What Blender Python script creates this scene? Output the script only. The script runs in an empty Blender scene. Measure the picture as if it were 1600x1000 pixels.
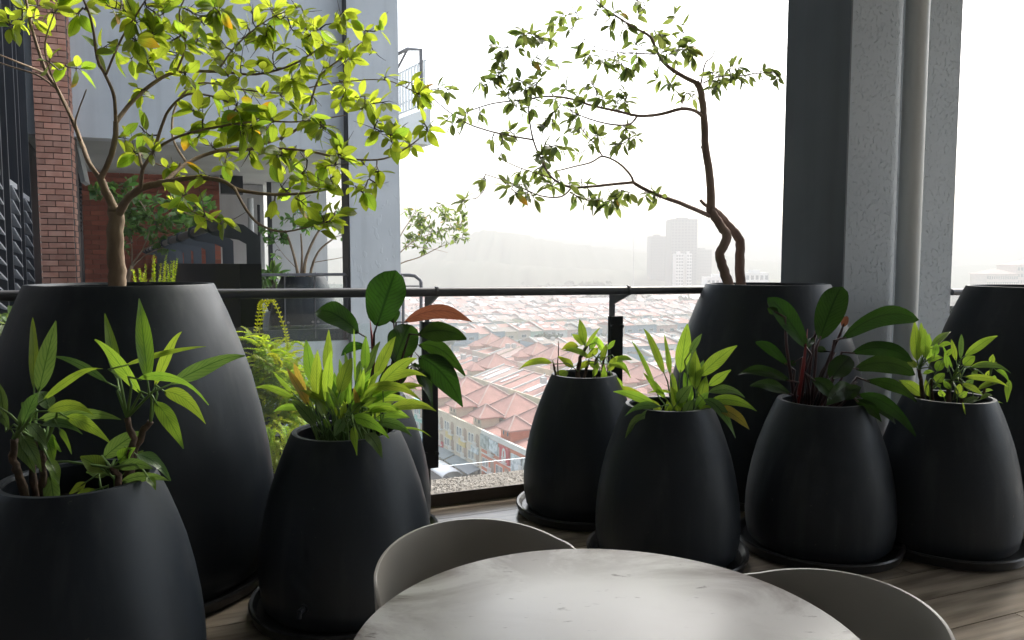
import bpy, math, random
from mathutils import Vector, Matrix
R = random.Random(7)
S = bpy.context.scene
COL = S.collection

# ------------------------------------------------------------------ camera
F = 1180.0
PITCH = math.atan(89 / F)
EYE = 1.30
cam_d = bpy.data.cameras.new('camera')
cam = bpy.data.objects.new('camera', cam_d)
COL.objects.link(cam)
cam.location = (0, 0, EYE)
cam.rotation_euler = (math.pi / 2 - PITCH, 0, 0)
cam_d.sensor_width = 36
cam_d.lens = F / 1600 * 36
cam_d.clip_start = 0.02
cam_d.clip_end = 20000
S.camera = cam

# ------------------------------------------------------------------ light
SUN_EL, SUN_AZ = math.radians(46), math.radians(34)
world = bpy.data.worlds.new('World')
S.world = world
world.use_nodes = True
wn = world.node_tree
wn.nodes.clear()
sky = wn.nodes.new('ShaderNodeTexSky')
sky.sky_type = 'NISHITA'
sky.sun_disc = False
sky.sun_elevation = SUN_EL
sky.sun_rotation = SUN_AZ
sky.air_density = 1.3
sky.dust_density = 4.0
hs = wn.nodes.new('ShaderNodeHueSaturation')
hs.inputs['Saturation'].default_value = 0.55
bg = wn.nodes.new('ShaderNodeBackground')
bg.inputs['Strength'].default_value = 0.15
wo = wn.nodes.new('ShaderNodeOutputWorld')
wn.links.new(sky.outputs[0], hs.inputs['Color'])
wn.links.new(hs.outputs[0], bg.inputs['Color'])
wn.links.new(bg.outputs[0], wo.inputs[0])
sd = bpy.data.lights.new('sun', 'SUN')
sd.energy = 1.1
sd.angle = math.radians(14)
sd.color = (1.0, 0.95, 0.86)
sun = bpy.data.objects.new('sun', sd)
COL.objects.link(sun)
sdir = Vector((math.sin(SUN_AZ) * math.cos(SUN_EL), math.cos(SUN_AZ) * math.cos(SUN_EL), math.sin(SUN_EL)))
sun.rotation_euler = sdir.to_track_quat('Z', 'Y').to_euler()
sun.location = (20, 30, 40)

S.view_settings.view_transform = 'Standard'
S.view_settings.look = 'None'
S.view_settings.exposure = 1.8
S.view_settings.gamma = 1.0
S.view_settings.use_curve_mapping = False
S.render.engine = 'CYCLES'
S.cycles.use_denoising = True
S.cycles.max_bounces = 8
S.cycles.diffuse_bounces = 3
S.cycles.glossy_bounces = 3
S.cycles.transmission_bounces = 4
S.cycles.volume_bounces = 2
S.cycles.transparent_max_bounces = 16
HAZE = 0.00145
S.cycles.sample_clamp_indirect = 8

# ------------------------------------------------------------------ helpers
CP, SP = math.cos(PITCH), math.sin(PITCH)
def ray(px, py):
    u = (px - 800) / F
    v = (py - 500) / F
    return Vector((u, CP - v * SP, -(SP + v * CP)))
def W(px, py, Y):
    r = ray(px, py)
    return Vector((0, 0, EYE)) + r * (Y / r.y)
def WZ(px, py, z):
    r = ray(px, py)
    return Vector((0, 0, EYE)) + r * ((z - EYE) / r.z)
A22 = math.radians(22)
EX = Vector((math.cos(A22), math.sin(A22), 0))
NX = Vector((-math.sin(A22), math.cos(A22), 0))
UP = Vector((0, 0, 1))
P0 = Vector((-0.5, 3.935, 0))
def EN(t, d, z=0):
    return P0 + EX * t + NX * d + UP * z
def V(*a):
    return Vector(a)

ORG = {}
def origin(o):
    return ORG.get(o.name, Vector((0, 0, 0))) if o else Vector((0, 0, 0))

def tag(o, label=None, cat=None, group=None, kind=None):
    if label: o['label'] = label
    if cat: o['category'] = cat
    if group: o['group'] = group
    if kind: o['kind'] = kind
    return o
def thing(name, loc, label=None, cat=None, group=None, parent=None):
    o = bpy.data.objects.new(name, None)
    COL.objects.link(o)
    loc = Vector(loc)
    o.location = loc - origin(parent)
    if parent: o.parent = parent
    o.empty_display_size = 0.1
    ORG[o.name] = loc
    tag(o, label, cat, group)
    return o
def put(name, mesh, parent=None, loc=None):
    """link an object; verts of the mesh are relative to loc (world)"""
    o = bpy.data.objects.new(name, mesh)
    COL.objects.link(o)
    loc = Vector(loc) if loc is not None else origin(parent)
    o.location = loc - origin(parent)
    if parent: o.parent = parent
    ORG[o.name] = loc
    return o
def copy_tree(o, parent=None, loc=None):
    c = o.copy()
    COL.objects.link(c)
    if parent: c.parent = parent
    if loc is not None: c.location = loc
    ORG[c.name] = Vector(loc) if loc is not None else origin(o)
    for ch in o.children:
        copy_tree(ch, c)
    return c

class MB:
    def __init__(s):
        s.v = []; s.f = []; s.uv = []; s.mi = []; s.cur = 0
    def add(s, vs, fs, uvs=None):
        b = len(s.v)
        s.v += [Vector(x) for x in vs]
        for i, f in enumerate(fs):
            s.f.append([b + k for k in f])
            s.uv.append([uvs[k] for k in f] if uvs else None)
            s.mi.append(s.cur)
        return s
    def box(s, c, size, ex=None, ey=None, ez=None):
        ex = ex or V(1, 0, 0); ey = ey or V(0, 1, 0); ez = ez or UP
        c = Vector(c)
        hx, hy, hz = size[0] / 2, size[1] / 2, size[2] / 2
        vs = [c + ex * (sx * hx) + ey * (sy * hy) + ez * (sz * hz) for sz in (-1, 1) for sy in (-1, 1) for sx in (-1, 1)]
        return s.add(vs, [(0, 2, 3, 1), (4, 5, 7, 6), (0, 1, 5, 4), (2, 6, 7, 3), (0, 4, 6, 2), (1, 3, 7, 5)])
    def beam(s, a, b, w, h, up=None):
        """box from a to b; w across, h along up"""
        a = Vector(a); b = Vector(b)
        d = (b - a); L = d.length; d.normalize()
        up = up or (UP if abs(d.z) < .95 else V(0, 1, 0))
        sx = d.cross(up).normalized(); uz = sx.cross(d)
        return s.box((a + b) / 2, (w, L, h), sx, d, uz)
    def tube(s, pts, rad, n=8, cap=True):
        pts = [Vector(p) for p in pts]
        if not hasattr(rad, '__len__'): rad = [rad] * len(pts)
        vs, fs = [], []
        prev = None
        for i, p in enumerate(pts):
            d = (pts[min(i + 1, len(pts) - 1)] - pts[max(i - 1, 0)])
            if d.length < 1e-9: d = Vector((0, 0, 1))
            d.normalize()
            if prev is None:
                a = d.orthogonal().normalized()
            else:
                a = (prev - d * prev.dot(d))
                a = a.normalized() if a.length > 1e-6 else d.orthogonal().normalized()
            prev = a
            b = d.cross(a)
            for k in range(n):
                t = 2 * math.pi * k / n
                vs.append(p + (a * math.cos(t) + b * math.sin(t)) * rad[i])
        for i in range(len(pts) - 1):
            for k in range(n):
                k2 = (k + 1) % n
                fs.append((i * n + k, i * n + k2, (i + 1) * n + k2, (i + 1) * n + k))
        if cap:
            fs.append(tuple(range(n - 1, -1, -1)))
            e = (len(pts) - 1) * n
            fs.append(tuple(e + k for k in range(n)))
        return s.add(vs, fs)
    def lathe(s, prof, c=(0, 0, 0), n=48, closed=False):
        c = Vector(c)
        vs, fs = [], []
        for r, z in prof:
            for k in range(n):
                t = 2 * math.pi * k / n
                vs.append(c + V(r * math.cos(t), r * math.sin(t), z))
        m = len(prof)
        for i in range(m - 1 + (1 if closed else 0)):
            j = (i + 1) % m
            for k in range(n):
                k2 = (k + 1) % n
                fs.append((i * n + k, i * n + k2, j * n + k2, j * n + k))
        if not closed:
            fs.append(tuple(range(n - 1, -1, -1)))
            fs.append(tuple((m - 1) * n + k for k in range(n)))
        return s.add(vs, fs)
    def prism(s, pts, off):
        """flat polygon pts extruded by vector off"""
        off = Vector(off); n = len(pts)
        vs = [Vector(p) for p in pts] + [Vector(p) + off for p in pts]
        fs = [tuple(range(n - 1, -1, -1)), tuple(n + k for k in range(n))]
        fs += [(k, (k + 1) % n, n + (k + 1) % n, n + k) for k in range(n)]
        return s.add(vs, fs)
    def mesh(s, name, mats, smooth=False, off=None):
        me = bpy.data.meshes.new(name)
        off = off or Vector((0, 0, 0))
        me.from_pydata([tuple(v - off) for v in s.v], [], s.f)
        if not isinstance(mats, (list, tuple)): mats = [mats]
        for m in mats: me.materials.append(m)
        if len(mats) > 1:
            for p, i in zip(me.polygons, s.mi): p.material_index = i
        if any(u for u in s.uv):
            ul = me.uv_layers.new(name='UVMap')
            for p, us in zip(me.polygons, s.uv):
                if us:
                    for li, u in zip(p.loop_indices, us): ul.data[li].uv = u
        if smooth:
            for p in me.polygons: p.use_smooth = True
            if smooth == 'auto':
                try: me.set_sharp_from_angle(angle=math.radians(35))
                except Exception: pass
        me.update()
        return me
    def build(s, name, mats, parent=None, smooth=False, loc=None):
        loc = Vector(loc) if loc is not None else origin(parent)
        return put(name, s.mesh(name, mats, smooth, loc), parent, loc)

# ------------------------------------------------------------------ materials
def mat(name, col, rough=.6, col2=None, nscale=3.0, ndetail=4, nlo=.35, nhi=.7, bump=0, bscale=40, bdist=.01, metal=0, spec=.5, stretch=None, island=0, coat=0):
    m = bpy.data.materials.new(name)
    m.use_nodes = True
    nt = m.node_tree; N = nt.nodes; L = nt.links
    p = N['Principled BSDF']
    p.inputs['Base Color'].default_value = (*col, 1)
    p.inputs['Roughness'].default_value = rough
    p.inputs['Metallic'].default_value = metal
    p.inputs['Specular IOR Level'].default_value = spec
    if coat:
        p.inputs['Coat Weight'].default_value = coat
        p.inputs['Coat Roughness'].default_value = .15
    tc = N.new('ShaderNodeTexCoord'); src = tc.outputs['Object']
    if island:
        oj = N.new('ShaderNodeObjectInfo'); mu = N.new('ShaderNodeVectorMath'); mu.operation = 'MULTIPLY_ADD'
        L.new(oj.outputs['Random'], mu.inputs[0]); mu.inputs[1].default_value = (37, 53, 29); L.new(src, mu.inputs[2]); src = mu.outputs[0]
    if stretch:
        mp = N.new('ShaderNodeMapping'); mp.inputs['Scale'].default_value = stretch
        L.new(src, mp.inputs['Vector']); src = mp.outputs[0]
    out = None
    if col2:
        n = N.new('ShaderNodeTexNoise'); n.inputs['Scale'].default_value = nscale; n.inputs['Detail'].default_value = ndetail
        L.new(src, n.inputs['Vector'])
        mr = N.new('ShaderNodeMapRange'); mr.inputs[1].default_value = nlo; mr.inputs[2].default_value = nhi
        L.new(n.outputs[0], mr.inputs[0])
        mx = N.new('ShaderNodeMix'); mx.data_type = 'RGBA'
        mx.inputs[6].default_value = (*col, 1); mx.inputs[7].default_value = (*col2, 1)
        L.new(mr.outputs[0], mx.inputs[0]); out = mx.outputs[2]
    if island:
        oi = N.new('ShaderNodeObjectInfo')
        mr2 = N.new('ShaderNodeMapRange'); mr2.inputs[3].default_value = 1 - island; mr2.inputs[4].default_value = 1 + island
        L.new(oi.outputs['Random'], mr2.inputs[0])
        hv = N.new('ShaderNodeHueSaturation')
        L.new(mr2.outputs[0], hv.inputs['Value'])
        if out: L.new(out, hv.inputs['Color'])
        else: hv.inputs['Color'].default_value = (*col, 1)
        out = hv.outputs[0]
    if out: L.new(out, p.inputs['Base Color'])
    if bump:
        n2 = N.new('ShaderNodeTexNoise'); n2.inputs['Scale'].default_value = bscale; n2.inputs['Detail'].default_value = 5
        L.new(src, n2.inputs['Vector'])
        b = N.new('ShaderNodeBump'); b.inputs['Strength'].default_value = bump; b.inputs['Distance'].default_value = bdist
        L.new(n2.outputs[0], b.inputs['Height']); L.new(b.outputs[0], p.inputs['Normal'])
    return m

def leaf_mat(name, bright, dark, trans, back, hue=.03, val=.25, veins=14, gloss=.4, yellow=None, vein_amt=.7, tw=.5):
    """leaf: dark midrib and side veins, thin enough for light to come through"""
    m = bpy.data.materials.new(name); m.use_nodes = True
    nt = m.node_tree; N = nt.nodes; L = nt.links
    p = N['Principled BSDF']; out = N['Material Output']
    uv = N.new('ShaderNodeUVMap'); sp = N.new('ShaderNodeSeparateXYZ'); L.new(uv.outputs[0], sp.inputs[0])
    def math_(op, a, b=None, c=None):
        n = N.new('ShaderNodeMath'); n.operation = op
        for i, x in enumerate((a, b, c)):
            if x is None: continue
            if isinstance(x, (int, float)): n.inputs[i].default_value = x
            else: L.new(x, n.inputs[i])
        return n.outputs[0]
    ax = math_('ABSOLUTE', math_('SUBTRACT', sp.outputs[0], .5))          # 0 at the midrib, .5 at the edge
    ph = math_('SUBTRACT', math_('MULTIPLY', sp.outputs[1], veins), math_('MULTIPLY', ax, veins * .55))
    tc0 = N.new('ShaderNodeTexCoord'); n0_ = N.new('ShaderNodeTexNoise'); n0_.inputs['Scale'].default_value = 22; n0_.inputs['Detail'].default_value = 4
    L.new(tc0.outputs['Object'], n0_.inputs['Vector'])
    si = math_('SINE', math_('MULTIPLY', math_('ADD', ph, math_('MULTIPLY', n0_.outputs[0], 1.6)), 6.283))
    vein = N.new('ShaderNodeMapRange'); vein.inputs[1].default_value = .2; vein.inputs[2].default_value = 1.0
    L.new(si, vein.inputs[0])
    rib = N.new('ShaderNodeMapRange'); rib.inputs[1].default_value = .05; rib.inputs[2].default_value = .015
    L.new(ax, rib.inputs[0])
    oi = N.new('ShaderNodeObjectInfo')
    tc = N.new('ShaderNodeTexCoord')
    no = N.new('ShaderNodeTexNoise'); no.inputs['Scale'].default_value = 18; L.new(tc.outputs['Object'], no.inputs['Vector'])
    blot = N.new('ShaderNodeMapRange'); blot.inputs[1].default_value = .45; blot.inputs[2].default_value = .7
    L.new(no.outputs[0], blot.inputs[0])
    mask = math_('MAXIMUM', rib.outputs[0], math_('MULTIPLY', math_('ADD', math_('MULTIPLY', vein.outputs[0], .7), math_('MULTIPLY', blot.outputs[0], .5)), vein_amt))
    mask = math_('MINIMUM', mask, 1.0)
    def colour(c1, c2):
        mx = N.new('ShaderNodeMix'); mx.data_type = 'RGBA'
        mx.inputs[6].default_value = (*c1, 1); mx.inputs[7].default_value = (*c2, 1)
        L.new(mask, mx.inputs[0]); o = mx.outputs[2]
        if yellow:
            my = N.new('ShaderNodeMix'); my.data_type = 'RGBA'
            my.inputs[7].default_value = (*yellow, 1); L.new(o, my.inputs[6])
            ry = N.new('ShaderNodeMapRange'); ry.inputs[1].default_value = .93; ry.inputs[2].default_value = 1.0
            L.new(oi.outputs['Random'], ry.inputs[0])
            ty = N.new('ShaderNodeMapRange'); ty.inputs[1].default_value = .2; ty.inputs[2].default_value = .8; L.new(sp.outputs[1], ty.inputs[0])
            L.new(math_('MULTIPLY', ry.outputs[0], ty.outputs[0]), my.inputs[0]); o = my.outputs[2]
        hv = N.new('ShaderNodeHueSaturation')
        rr = math_('FRACT', math_('MULTIPLY', oi.outputs['Random'], 7.31))
        L.new(math_('ADD', .5 - hue, math_('MULTIPLY', rr, 2 * hue)), hv.inputs['Hue'])
        L.new(math_('ADD', 1 - val, math_('MULTIPLY', math_('FRACT', math_('MULTIPLY', oi.outputs['Random'], 3.77)), 2 * val)), hv.inputs['Value'])
        L.new(o, hv.inputs['Color'])
        return hv.outputs[0]
    L.new(colour(bright, dark), p.inputs['Base Color'])
    p.inputs['Roughness'].default_value = gloss
    p.inputs['Specular IOR Level'].default_value = .4
    tr = N.new('ShaderNodeBsdfTranslucent'); L.new(colour(trans, back), tr.inputs['Color'])
    ms = N.new('ShaderNodeMixShader'); ms.inputs[0].default_value = tw
    L.new(p.outputs[0], ms.inputs[1]); L.new(tr.outputs[0], ms.inputs[2]); L.new(ms.outputs[0], out.inputs[0])
    b = N.new('ShaderNodeBump'); b.inputs['Strength'].default_value = .25; b.inputs['Distance'].default_value = .003
    L.new(mask, b.inputs['Height']); L.new(b.outputs[0], p.inputs['Normal'])
    return m

def glass_mat(name, tint=(.93, .97, .96), film=.05, fcol=(.8, .85, .85)):
    m = bpy.data.materials.new(name); m.use_nodes = True
    nt = m.node_tree; N = nt.nodes; L = nt.links
    N.remove(N['Principled BSDF']); out = N['Material Output']
    t = N.new('ShaderNodeBsdfTransparent'); t.inputs[0].default_value = (*tint, 1)
    g = N.new('ShaderNodeBsdfGlossy'); g.inputs['Roughness'].default_value = .02
    fr = N.new('ShaderNodeFresnel'); fr.inputs[0].default_value = 1.45
    a = N.new('ShaderNodeMixShader'); L.new(fr.outputs[0], a.inputs[0]); L.new(t.outputs[0], a.inputs[1]); L.new(g.outputs[0], a.inputs[2])
    d = N.new('ShaderNodeBsdfTranslucent'); d.inputs[0].default_value = (*fcol, 1)
    b = N.new('ShaderNodeMixShader'); b.inputs[0].default_value = film
    tc = N.new('ShaderNodeTexCoord'); n = N.new('ShaderNodeTexNoise'); n.inputs['Scale'].default_value = 6; n.inputs['Detail'].default_value = 6
    mr = N.new('ShaderNodeMapRange'); mr.inputs[1].default_value = .3; mr.inputs[2].default_value = .8; mr.inputs[3].default_value = film * .5; mr.inputs[4].default_value = film * 1.8
    L.new(tc.outputs['Object'], n.inputs['Vector']); L.new(n.outputs[0], mr.inputs[0]); L.new(mr.outputs[0], b.inputs[0])
    L.new(a.outputs[0], b.inputs[1]); L.new(d.outputs[0], b.inputs[2]); L.new(b.outputs[0], out.inputs[0])
    return m

def stucco_mat(name, col, col2, size=26, amt=.8):
    """paint over sprayed plaster: scattered raised blobs"""
    m = mat(name, col, .55, col2, 1.6, 5)
    nt = m.node_tree; N = nt.nodes; L = nt.links; p = N['Principled BSDF']
    tc = N.new('ShaderNodeTexCoord')
    mp = N.new('ShaderNodeMapping'); mp.inputs['Scale'].default_value = (1.3, 1.3, .8); L.new(tc.outputs['Object'], mp.inputs[0])
    n = N.new('ShaderNodeTexNoise'); n.inputs['Scale'].default_value = size; n.inputs['Detail'].default_value = 1.2; n.inputs['Distortion'].default_value = .15
    L.new(mp.outputs[0], n.inputs['Vector'])
    r = N.new('ShaderNodeMapRange'); r.interpolation_type = 'SMOOTHSTEP'; r.inputs[1].default_value = .61; r.inputs[2].default_value = .69
    L.new(n.outputs[0], r.inputs[0])
    n2 = N.new('ShaderNodeTexNoise'); n2.inputs['Scale'].default_value = 120; L.new(tc.outputs['Object'], n2.inputs['Vector'])
    ad = N.new('ShaderNodeMath'); ad.operation = 'MULTIPLY_ADD'; ad.inputs[1].default_value = .12
    L.new(n2.outputs[0], ad.inputs[0]); L.new(r.outputs[0], ad.inputs[2])
    b = N.new('ShaderNodeBump'); b.inputs['Strength'].default_value = amt; b.inputs['Distance'].default_value = .012
    L.new(ad.outputs[0], b.inputs['Height']); L.new(b.outputs[0], p.inputs['Normal'])
    return m

M = {}
M['pot'] = mat('charcoal_fibreglass', (.0105, .0150, .0215), .5, (.0155, .021, .029), 2.2, 6, bump=.05, bscale=22, bdist=.01, spec=.45)
M['soil'] = mat('soil', (.02, .014, .01), .95, (.05, .035, .022), 40, bump=.8, bscale=60, bdist=.02)
M['rail'] = mat('railing_paint', (.075, .078, .09), .38, (.095, .097, .11), 8, bump=.03, bscale=90)
M['steel'] = mat('dark_steel', (.011, .016, .025), .55, (.022, .026, .034), 5, stretch=(1, 1, .25))
M['screen_wall'] = mat('dark_screen_wall', (.006, .009, .014), .7, (.010, .013, .018), 3)
M['screen_bracket'] = mat('lit_bracket_paint', (.05, .062, .08), .5, (.06, .073, .093), 3)  # steel tone lightened to put the light on the brackets into the colour
M['bolt'] = mat('bolt_steel', (.25, .25, .26), .3, metal=1)
M['glass'] = glass_mat('railing_glass', (.96, .985, .98), film=.012)
M['wall_grey'] = stucco_mat('painted_render', (.46, .49, .515), (.52, .55, .575), 9, .25)
M['fascia'] = mat('fascia_paint', (.55, .59, .62), .6, (.48, .515, .545), 1.2, 8, bump=.05, bscale=30)
M['soffit'] = mat('soffit_paint', (.46, .475, .465), .8, (.38, .39, .38), 1.0)
M['light_wall'] = mat('pale_wall', (.52, .54, .56), .7, (.44, .46, .48), .8)
M['stucco'] = stucco_mat('sprayed_stucco', (.44, .485, .52), (.51, .55, .58), 58, .9)
M['pier_shaded'] = mat('pier_shaded_paint', (.11, .13, .145), .6, (.13, .15, .165), 2.5, 6, bump=.08, bscale=60)  # dark grey paint, with the left face's shade put into the colour
M['pipe'] = mat('pvc_pipe', (.74, .75, .72), .35, (.66, .67, .65), 4, stretch=(1, 1, .2))
M['brick'] = mat('brick_clay', (.46, .225, .165), .85, (.58, .34, .265), 5, 3, island=.28, bump=.35, bscale=45, bdist=.006)
M['brick_red'] = mat('red_brick_clay', (.30, .095, .065), .85, (.38, .13, .09), 3, 3, island=.22, bump=.3, bscale=40, bdist=.006)
M['mortar'] = mat('mortar', (.055, .045, .042), .95, (.09, .075, .07), 9)
M['mortar_pale'] = mat('pale_mortar', (.26, .13, .10), .95, (.30, .17, .13), 9)
M['plank'] = mat('plank_tile', (.40, .345, .275), .20, (.17, .14, .11), 2.2, 8, .25, .68, island=.22, stretch=(1, 9, 1), bump=.06, bscale=14, bdist=.004)
M['grout'] = mat('grout', (.07, .06, .05), .9)
M['kerb'] = mat('kerb_tile', (.075, .055, .042), .5, (.11, .085, .068), 3)
M['ceil'] = mat('ceiling_paint', (.65, .65, .65), .8, (.6, .6, .6), 1)
M['bark'] = mat('pale_bark', (.22, .155, .105), .85, (.36, .28, .20), 14, 5, bump=.7, bscale=40, bdist=.008, stretch=(1, 1, .35))
M['bark_dark'] = mat('dark_bark', (.24, .16, .13), .85, (.38, .28, .23), 14, 5, bump=.7, bscale=40, bdist=.008, stretch=(1, 1, .35))
M['twig'] = mat('twig', (.075, .055, .042), .8)
M['cane'] = mat('cane_stem', (.10, .062, .04), .8, (.045, .03, .02), 30, bump=.6, bscale=50)
M['petiole'] = mat('petiole', (.10, .19, .04), .5, (.14, .26, .06), 9)
M['petiole_dark'] = mat('dark_petiole', (.035, .018, .02), .4, (.07, .02, .025), 9)
M['spathe'] = mat('red_sheath', (.32, .03, .03), .4, (.2, .015, .02), 9)
M['leaf_lime'] = leaf_mat('lime_tree_leaf', (.12, .20, .026), (.07, .145, .02), (.47, .64, .05), (.32, .48, .035), .022, .3, 9, .42, (.8, .42, .02), .5, .62)
M['leaf_olive'] = leaf_mat('olive_tree_leaf', (.105, .15, .055), (.08, .12, .045), (.27, .36, .08), (.20, .28, .06), .02, .3, 9, .35, (.6, .33, .03), .5, .5)
M['leaf_agla'] = leaf_mat('aglaonema_leaf', (.16, .27, .055), (.06, .135, .03), (.39, .58, .05), (.16, .32, .027), .018, .22, 11, .36, None, .65, .5)
M['leaf_varieg'] = leaf_mat('silver_marked_leaf', (.13, .22, .09), (.03, .08, .027), (.2, .34, .06), (.06, .15, .02), .012, .2, 9, .32, None, .5, .38)
M['leaf_yellow'] = leaf_mat('yellowing_leaf', (.36, .27, .06), (.13, .14, .03), (.62, .42, .06), (.25, .26, .03), .02, .15, 11, .4, None, .6, .5)
M['leaf_rubber'] = leaf_mat('dark_rubber_leaf', (.018, .045, .016), (.010, .026, .010), (.05, .13, .012), (.018, .055, .008), .01, .2, 13, .24, None, .6, .3)
M['leaf_bronze'] = leaf_mat('bronze_leaf', (.20, .085, .055), (.11, .045, .035), (.30, .10, .05), (.16, .05, .03), .01, .1, 9, .35, None, .7, .3)
M['leaf_fern'] = leaf_mat('fern_leaflet', (.27, .38, .03), (.2, .3, .025), (.62, .70, .03), (.42, .52, .025), .02, .3, 4, .5, None, .3, .5)
M['leaf_shrub'] = leaf_mat('shrub_leaf', (.085, .18, .05), (.06, .135, .04), (.17, .34, .06), (.11, .23, .04), .02, .35, 7, .35, None, .5, .4)

nt_ = M['pot'].node_tree
n_ = nt_.nodes.new('ShaderNodeTexNoise'); n_.inputs['Scale'].default_value = 4.5; n_.inputs['Detail'].default_value = 8
r_ = nt_.nodes.new('ShaderNodeMapRange'); r_.inputs[1].default_value = .3; r_.inputs[2].default_value = .75; r_.inputs[3].default_value = .40; r_.inputs[4].default_value = .58
t_ = nt_.nodes.new('ShaderNodeTexCoord'); nt_.links.new(t_.outputs['Object'], n_.inputs['Vector'])
nt_.links.new(n_.outputs[0], r_.inputs[0]); nt_.links.new(r_.outputs[0], nt_.nodes['Principled BSDF'].inputs['Roughness'])

# rain-dried dust on the planters: faint pale runs and a few splashes
p_ = nt_.nodes['Principled BSDF']; p_.inputs['Specular Tint'].default_value = (.84, .92, 1, 1); src_ = p_.inputs['Base Color'].links[0].from_socket
m1 = nt_.nodes.new('ShaderNodeMapping'); m1.inputs['Scale'].default_value = (9, 9, .9)
oi_ = nt_.nodes.new('ShaderNodeObjectInfo'); ad_ = nt_.nodes.new('ShaderNodeVectorMath'); ad_.operation = 'MULTIPLY_ADD'; ad_.inputs[1].default_value = (11, 7, 5)
nt_.links.new(oi_.outputs['Random'], ad_.inputs[0]); nt_.links.new(t_.outputs['Object'], ad_.inputs[2]); nt_.links.new(ad_.outputs[0], m1.inputs[0])
d1 = nt_.nodes.new('ShaderNodeTexNoise'); d1.inputs['Scale'].default_value = 1.6; d1.inputs['Detail'].default_value = 9; nt_.links.new(m1.outputs[0], d1.inputs['Vector'])
e1 = nt_.nodes.new('ShaderNodeMapRange'); e1.inputs[1].default_value = .52; e1.inputs[2].default_value = .85; e1.inputs[4].default_value = .5; nt_.links.new(d1.outputs[0], e1.inputs[0])
x1 = nt_.nodes.new('ShaderNodeMix'); x1.data_type = 'RGBA'; x1.inputs[7].default_value = (.06, .064, .07, 1); nt_.links.new(src_, x1.inputs[6]); nt_.links.new(e1.outputs[0], x1.inputs[0])
d2 = nt_.nodes.new('ShaderNodeTexNoise'); d2.inputs['Scale'].default_value = 55; d2.inputs['Detail'].default_value = 3; nt_.links.new(ad_.outputs[0], d2.inputs['Vector'])
e2 = nt_.nodes.new('ShaderNodeMapRange'); e2.inputs[1].default_value = .72; e2.inputs[2].default_value = .78; e2.inputs[4].default_value = .6; nt_.links.new(d2.outputs[0], e2.inputs[0])
x2 = nt_.nodes.new('ShaderNodeMix'); x2.data_type = 'RGBA'; x2.inputs[7].default_value = (.09, .088, .08, 1); nt_.links.new(x1.outputs[2], x2.inputs[6]); nt_.links.new(e2.outputs[0], x2.inputs[0])
nt_.links.new(x2.outputs[2], p_.inputs['Base Color'])
# rain streaks on the wall paint
for k_ in ('fascia', 'wall_grey', 'light_wall', 'pier_shaded'):
    q_ = M[k_].node_tree; b_ = q_.nodes['Principled BSDF']; s_ = b_.inputs['Base Color'].links[0].from_socket
    t2_ = q_.nodes.new('ShaderNodeTexCoord'); m2_ = q_.nodes.new('ShaderNodeMapping'); m2_.inputs['Scale'].default_value = (5, 5, .35); q_.links.new(t2_.outputs['Object'], m2_.inputs[0])
    n2_ = q_.nodes.new('ShaderNodeTexNoise'); n2_.inputs['Scale'].default_value = 1.3; n2_.inputs['Detail'].default_value = 9; q_.links.new(m2_.outputs[0], n2_.inputs['Vector'])
    r2_ = q_.nodes.new('ShaderNodeMapRange'); r2_.inputs[1].default_value = .5; r2_.inputs[2].default_value = .8; r2_.inputs[4].default_value = .45; q_.links.new(n2_.outputs[0], r2_.inputs[0])
    x2_ = q_.nodes.new('ShaderNodeMix'); x2_.data_type = 'RGBA'; x2_.blend_type = 'MULTIPLY'; x2_.inputs[7].default_value = (.62, .62, .60, 1)
    q_.links.new(s_, x2_.inputs[6]); q_.links.new(r2_.outputs[0], x2_.inputs[0]); q_.links.new(x2_.outputs[2], b_.inputs['Base Color'])
# ------------------------------------------------------------------ terrace: floor, kerb, ledge
def sheet_box(name, mats, t0, t1, d0, d1, z0, z1, parent=None):
    b = MB().box(EN((t0 + t1) / 2, (d0 + d1) / 2, (z0 + z1) / 2), (t1 - t0, d1 - d0, z1 - z0), EX, NX)
    return b.build(name, mats, parent)
fl = sheet_box('terrace_floor', M['grout'], -5, 8, -9, 0, -.4, -.012)
tag(fl, 'terrace floor laid with long wood-look planks', None, None, 'structure')
# planks are parts of the floor
pm = MB().box((0, 0, -.008), (1.195, .195, .016)); 
plank_meshes = [pm.mesh('plank', M['plank'])]
row = 0
d = -.012
while d > -3.6:
    off = (row % 3) * .4 + R.uniform(-.05, .05)
    t = -2.7 - off
    while t < 4.6:
        o = put('plank', plank_meshes[0], fl, EN(t + .6, d - .1, 0))
        o.rotation_euler = (0, 0, A22)
        t += 1.2
    d -= .2; row += 1
kb = thing('kerb', EN(0, 0, 0)); tag(kb, None, None, None, 'structure'); kb['label'] = 'low brown kerb carrying the glass railing'
sheet_box('kerb_face', M['kerb'], -5, 8, -.012, 0, -.01, .066, kb)
M['washed'] = mat('washed_pebble_concrete', (.28, .27, .25), .9, (.15, .145, .135), 60, 3, bump=.9, bscale=70, bdist=.012)
sheet_box('ledge', M['washed'], -5, 8, 0, .27, -.7, .062, kb)
pb = MB()
for i in range(2600):
    t, d = R.uniform(-1.0, 1.3), R.uniform(.012, .262)
    r = R.uniform(.003, .008); c = EN(t, d, .062 + r * .2)
    a = R.uniform(0, 6.28); x = V(math.cos(a), math.sin(a), 0) * r * R.uniform(.8, 1.6); y = V(-math.sin(a), math.cos(a), 0) * r; z = UP * r * .7
    pb.add([c + x, c + y, c - x, c - y, c + z, c - z], [(0, 1, 4), (1, 2, 4), (2, 3, 4), (3, 0, 4)])
M['pebble'] = mat('pebble', (.36, .34, .31), .8, (.07, .066, .06), 45, 2, .4, .6)
tag(pb.build('pebbles', M['pebble'], kb, True), None, None, None, 'stuff')
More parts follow.
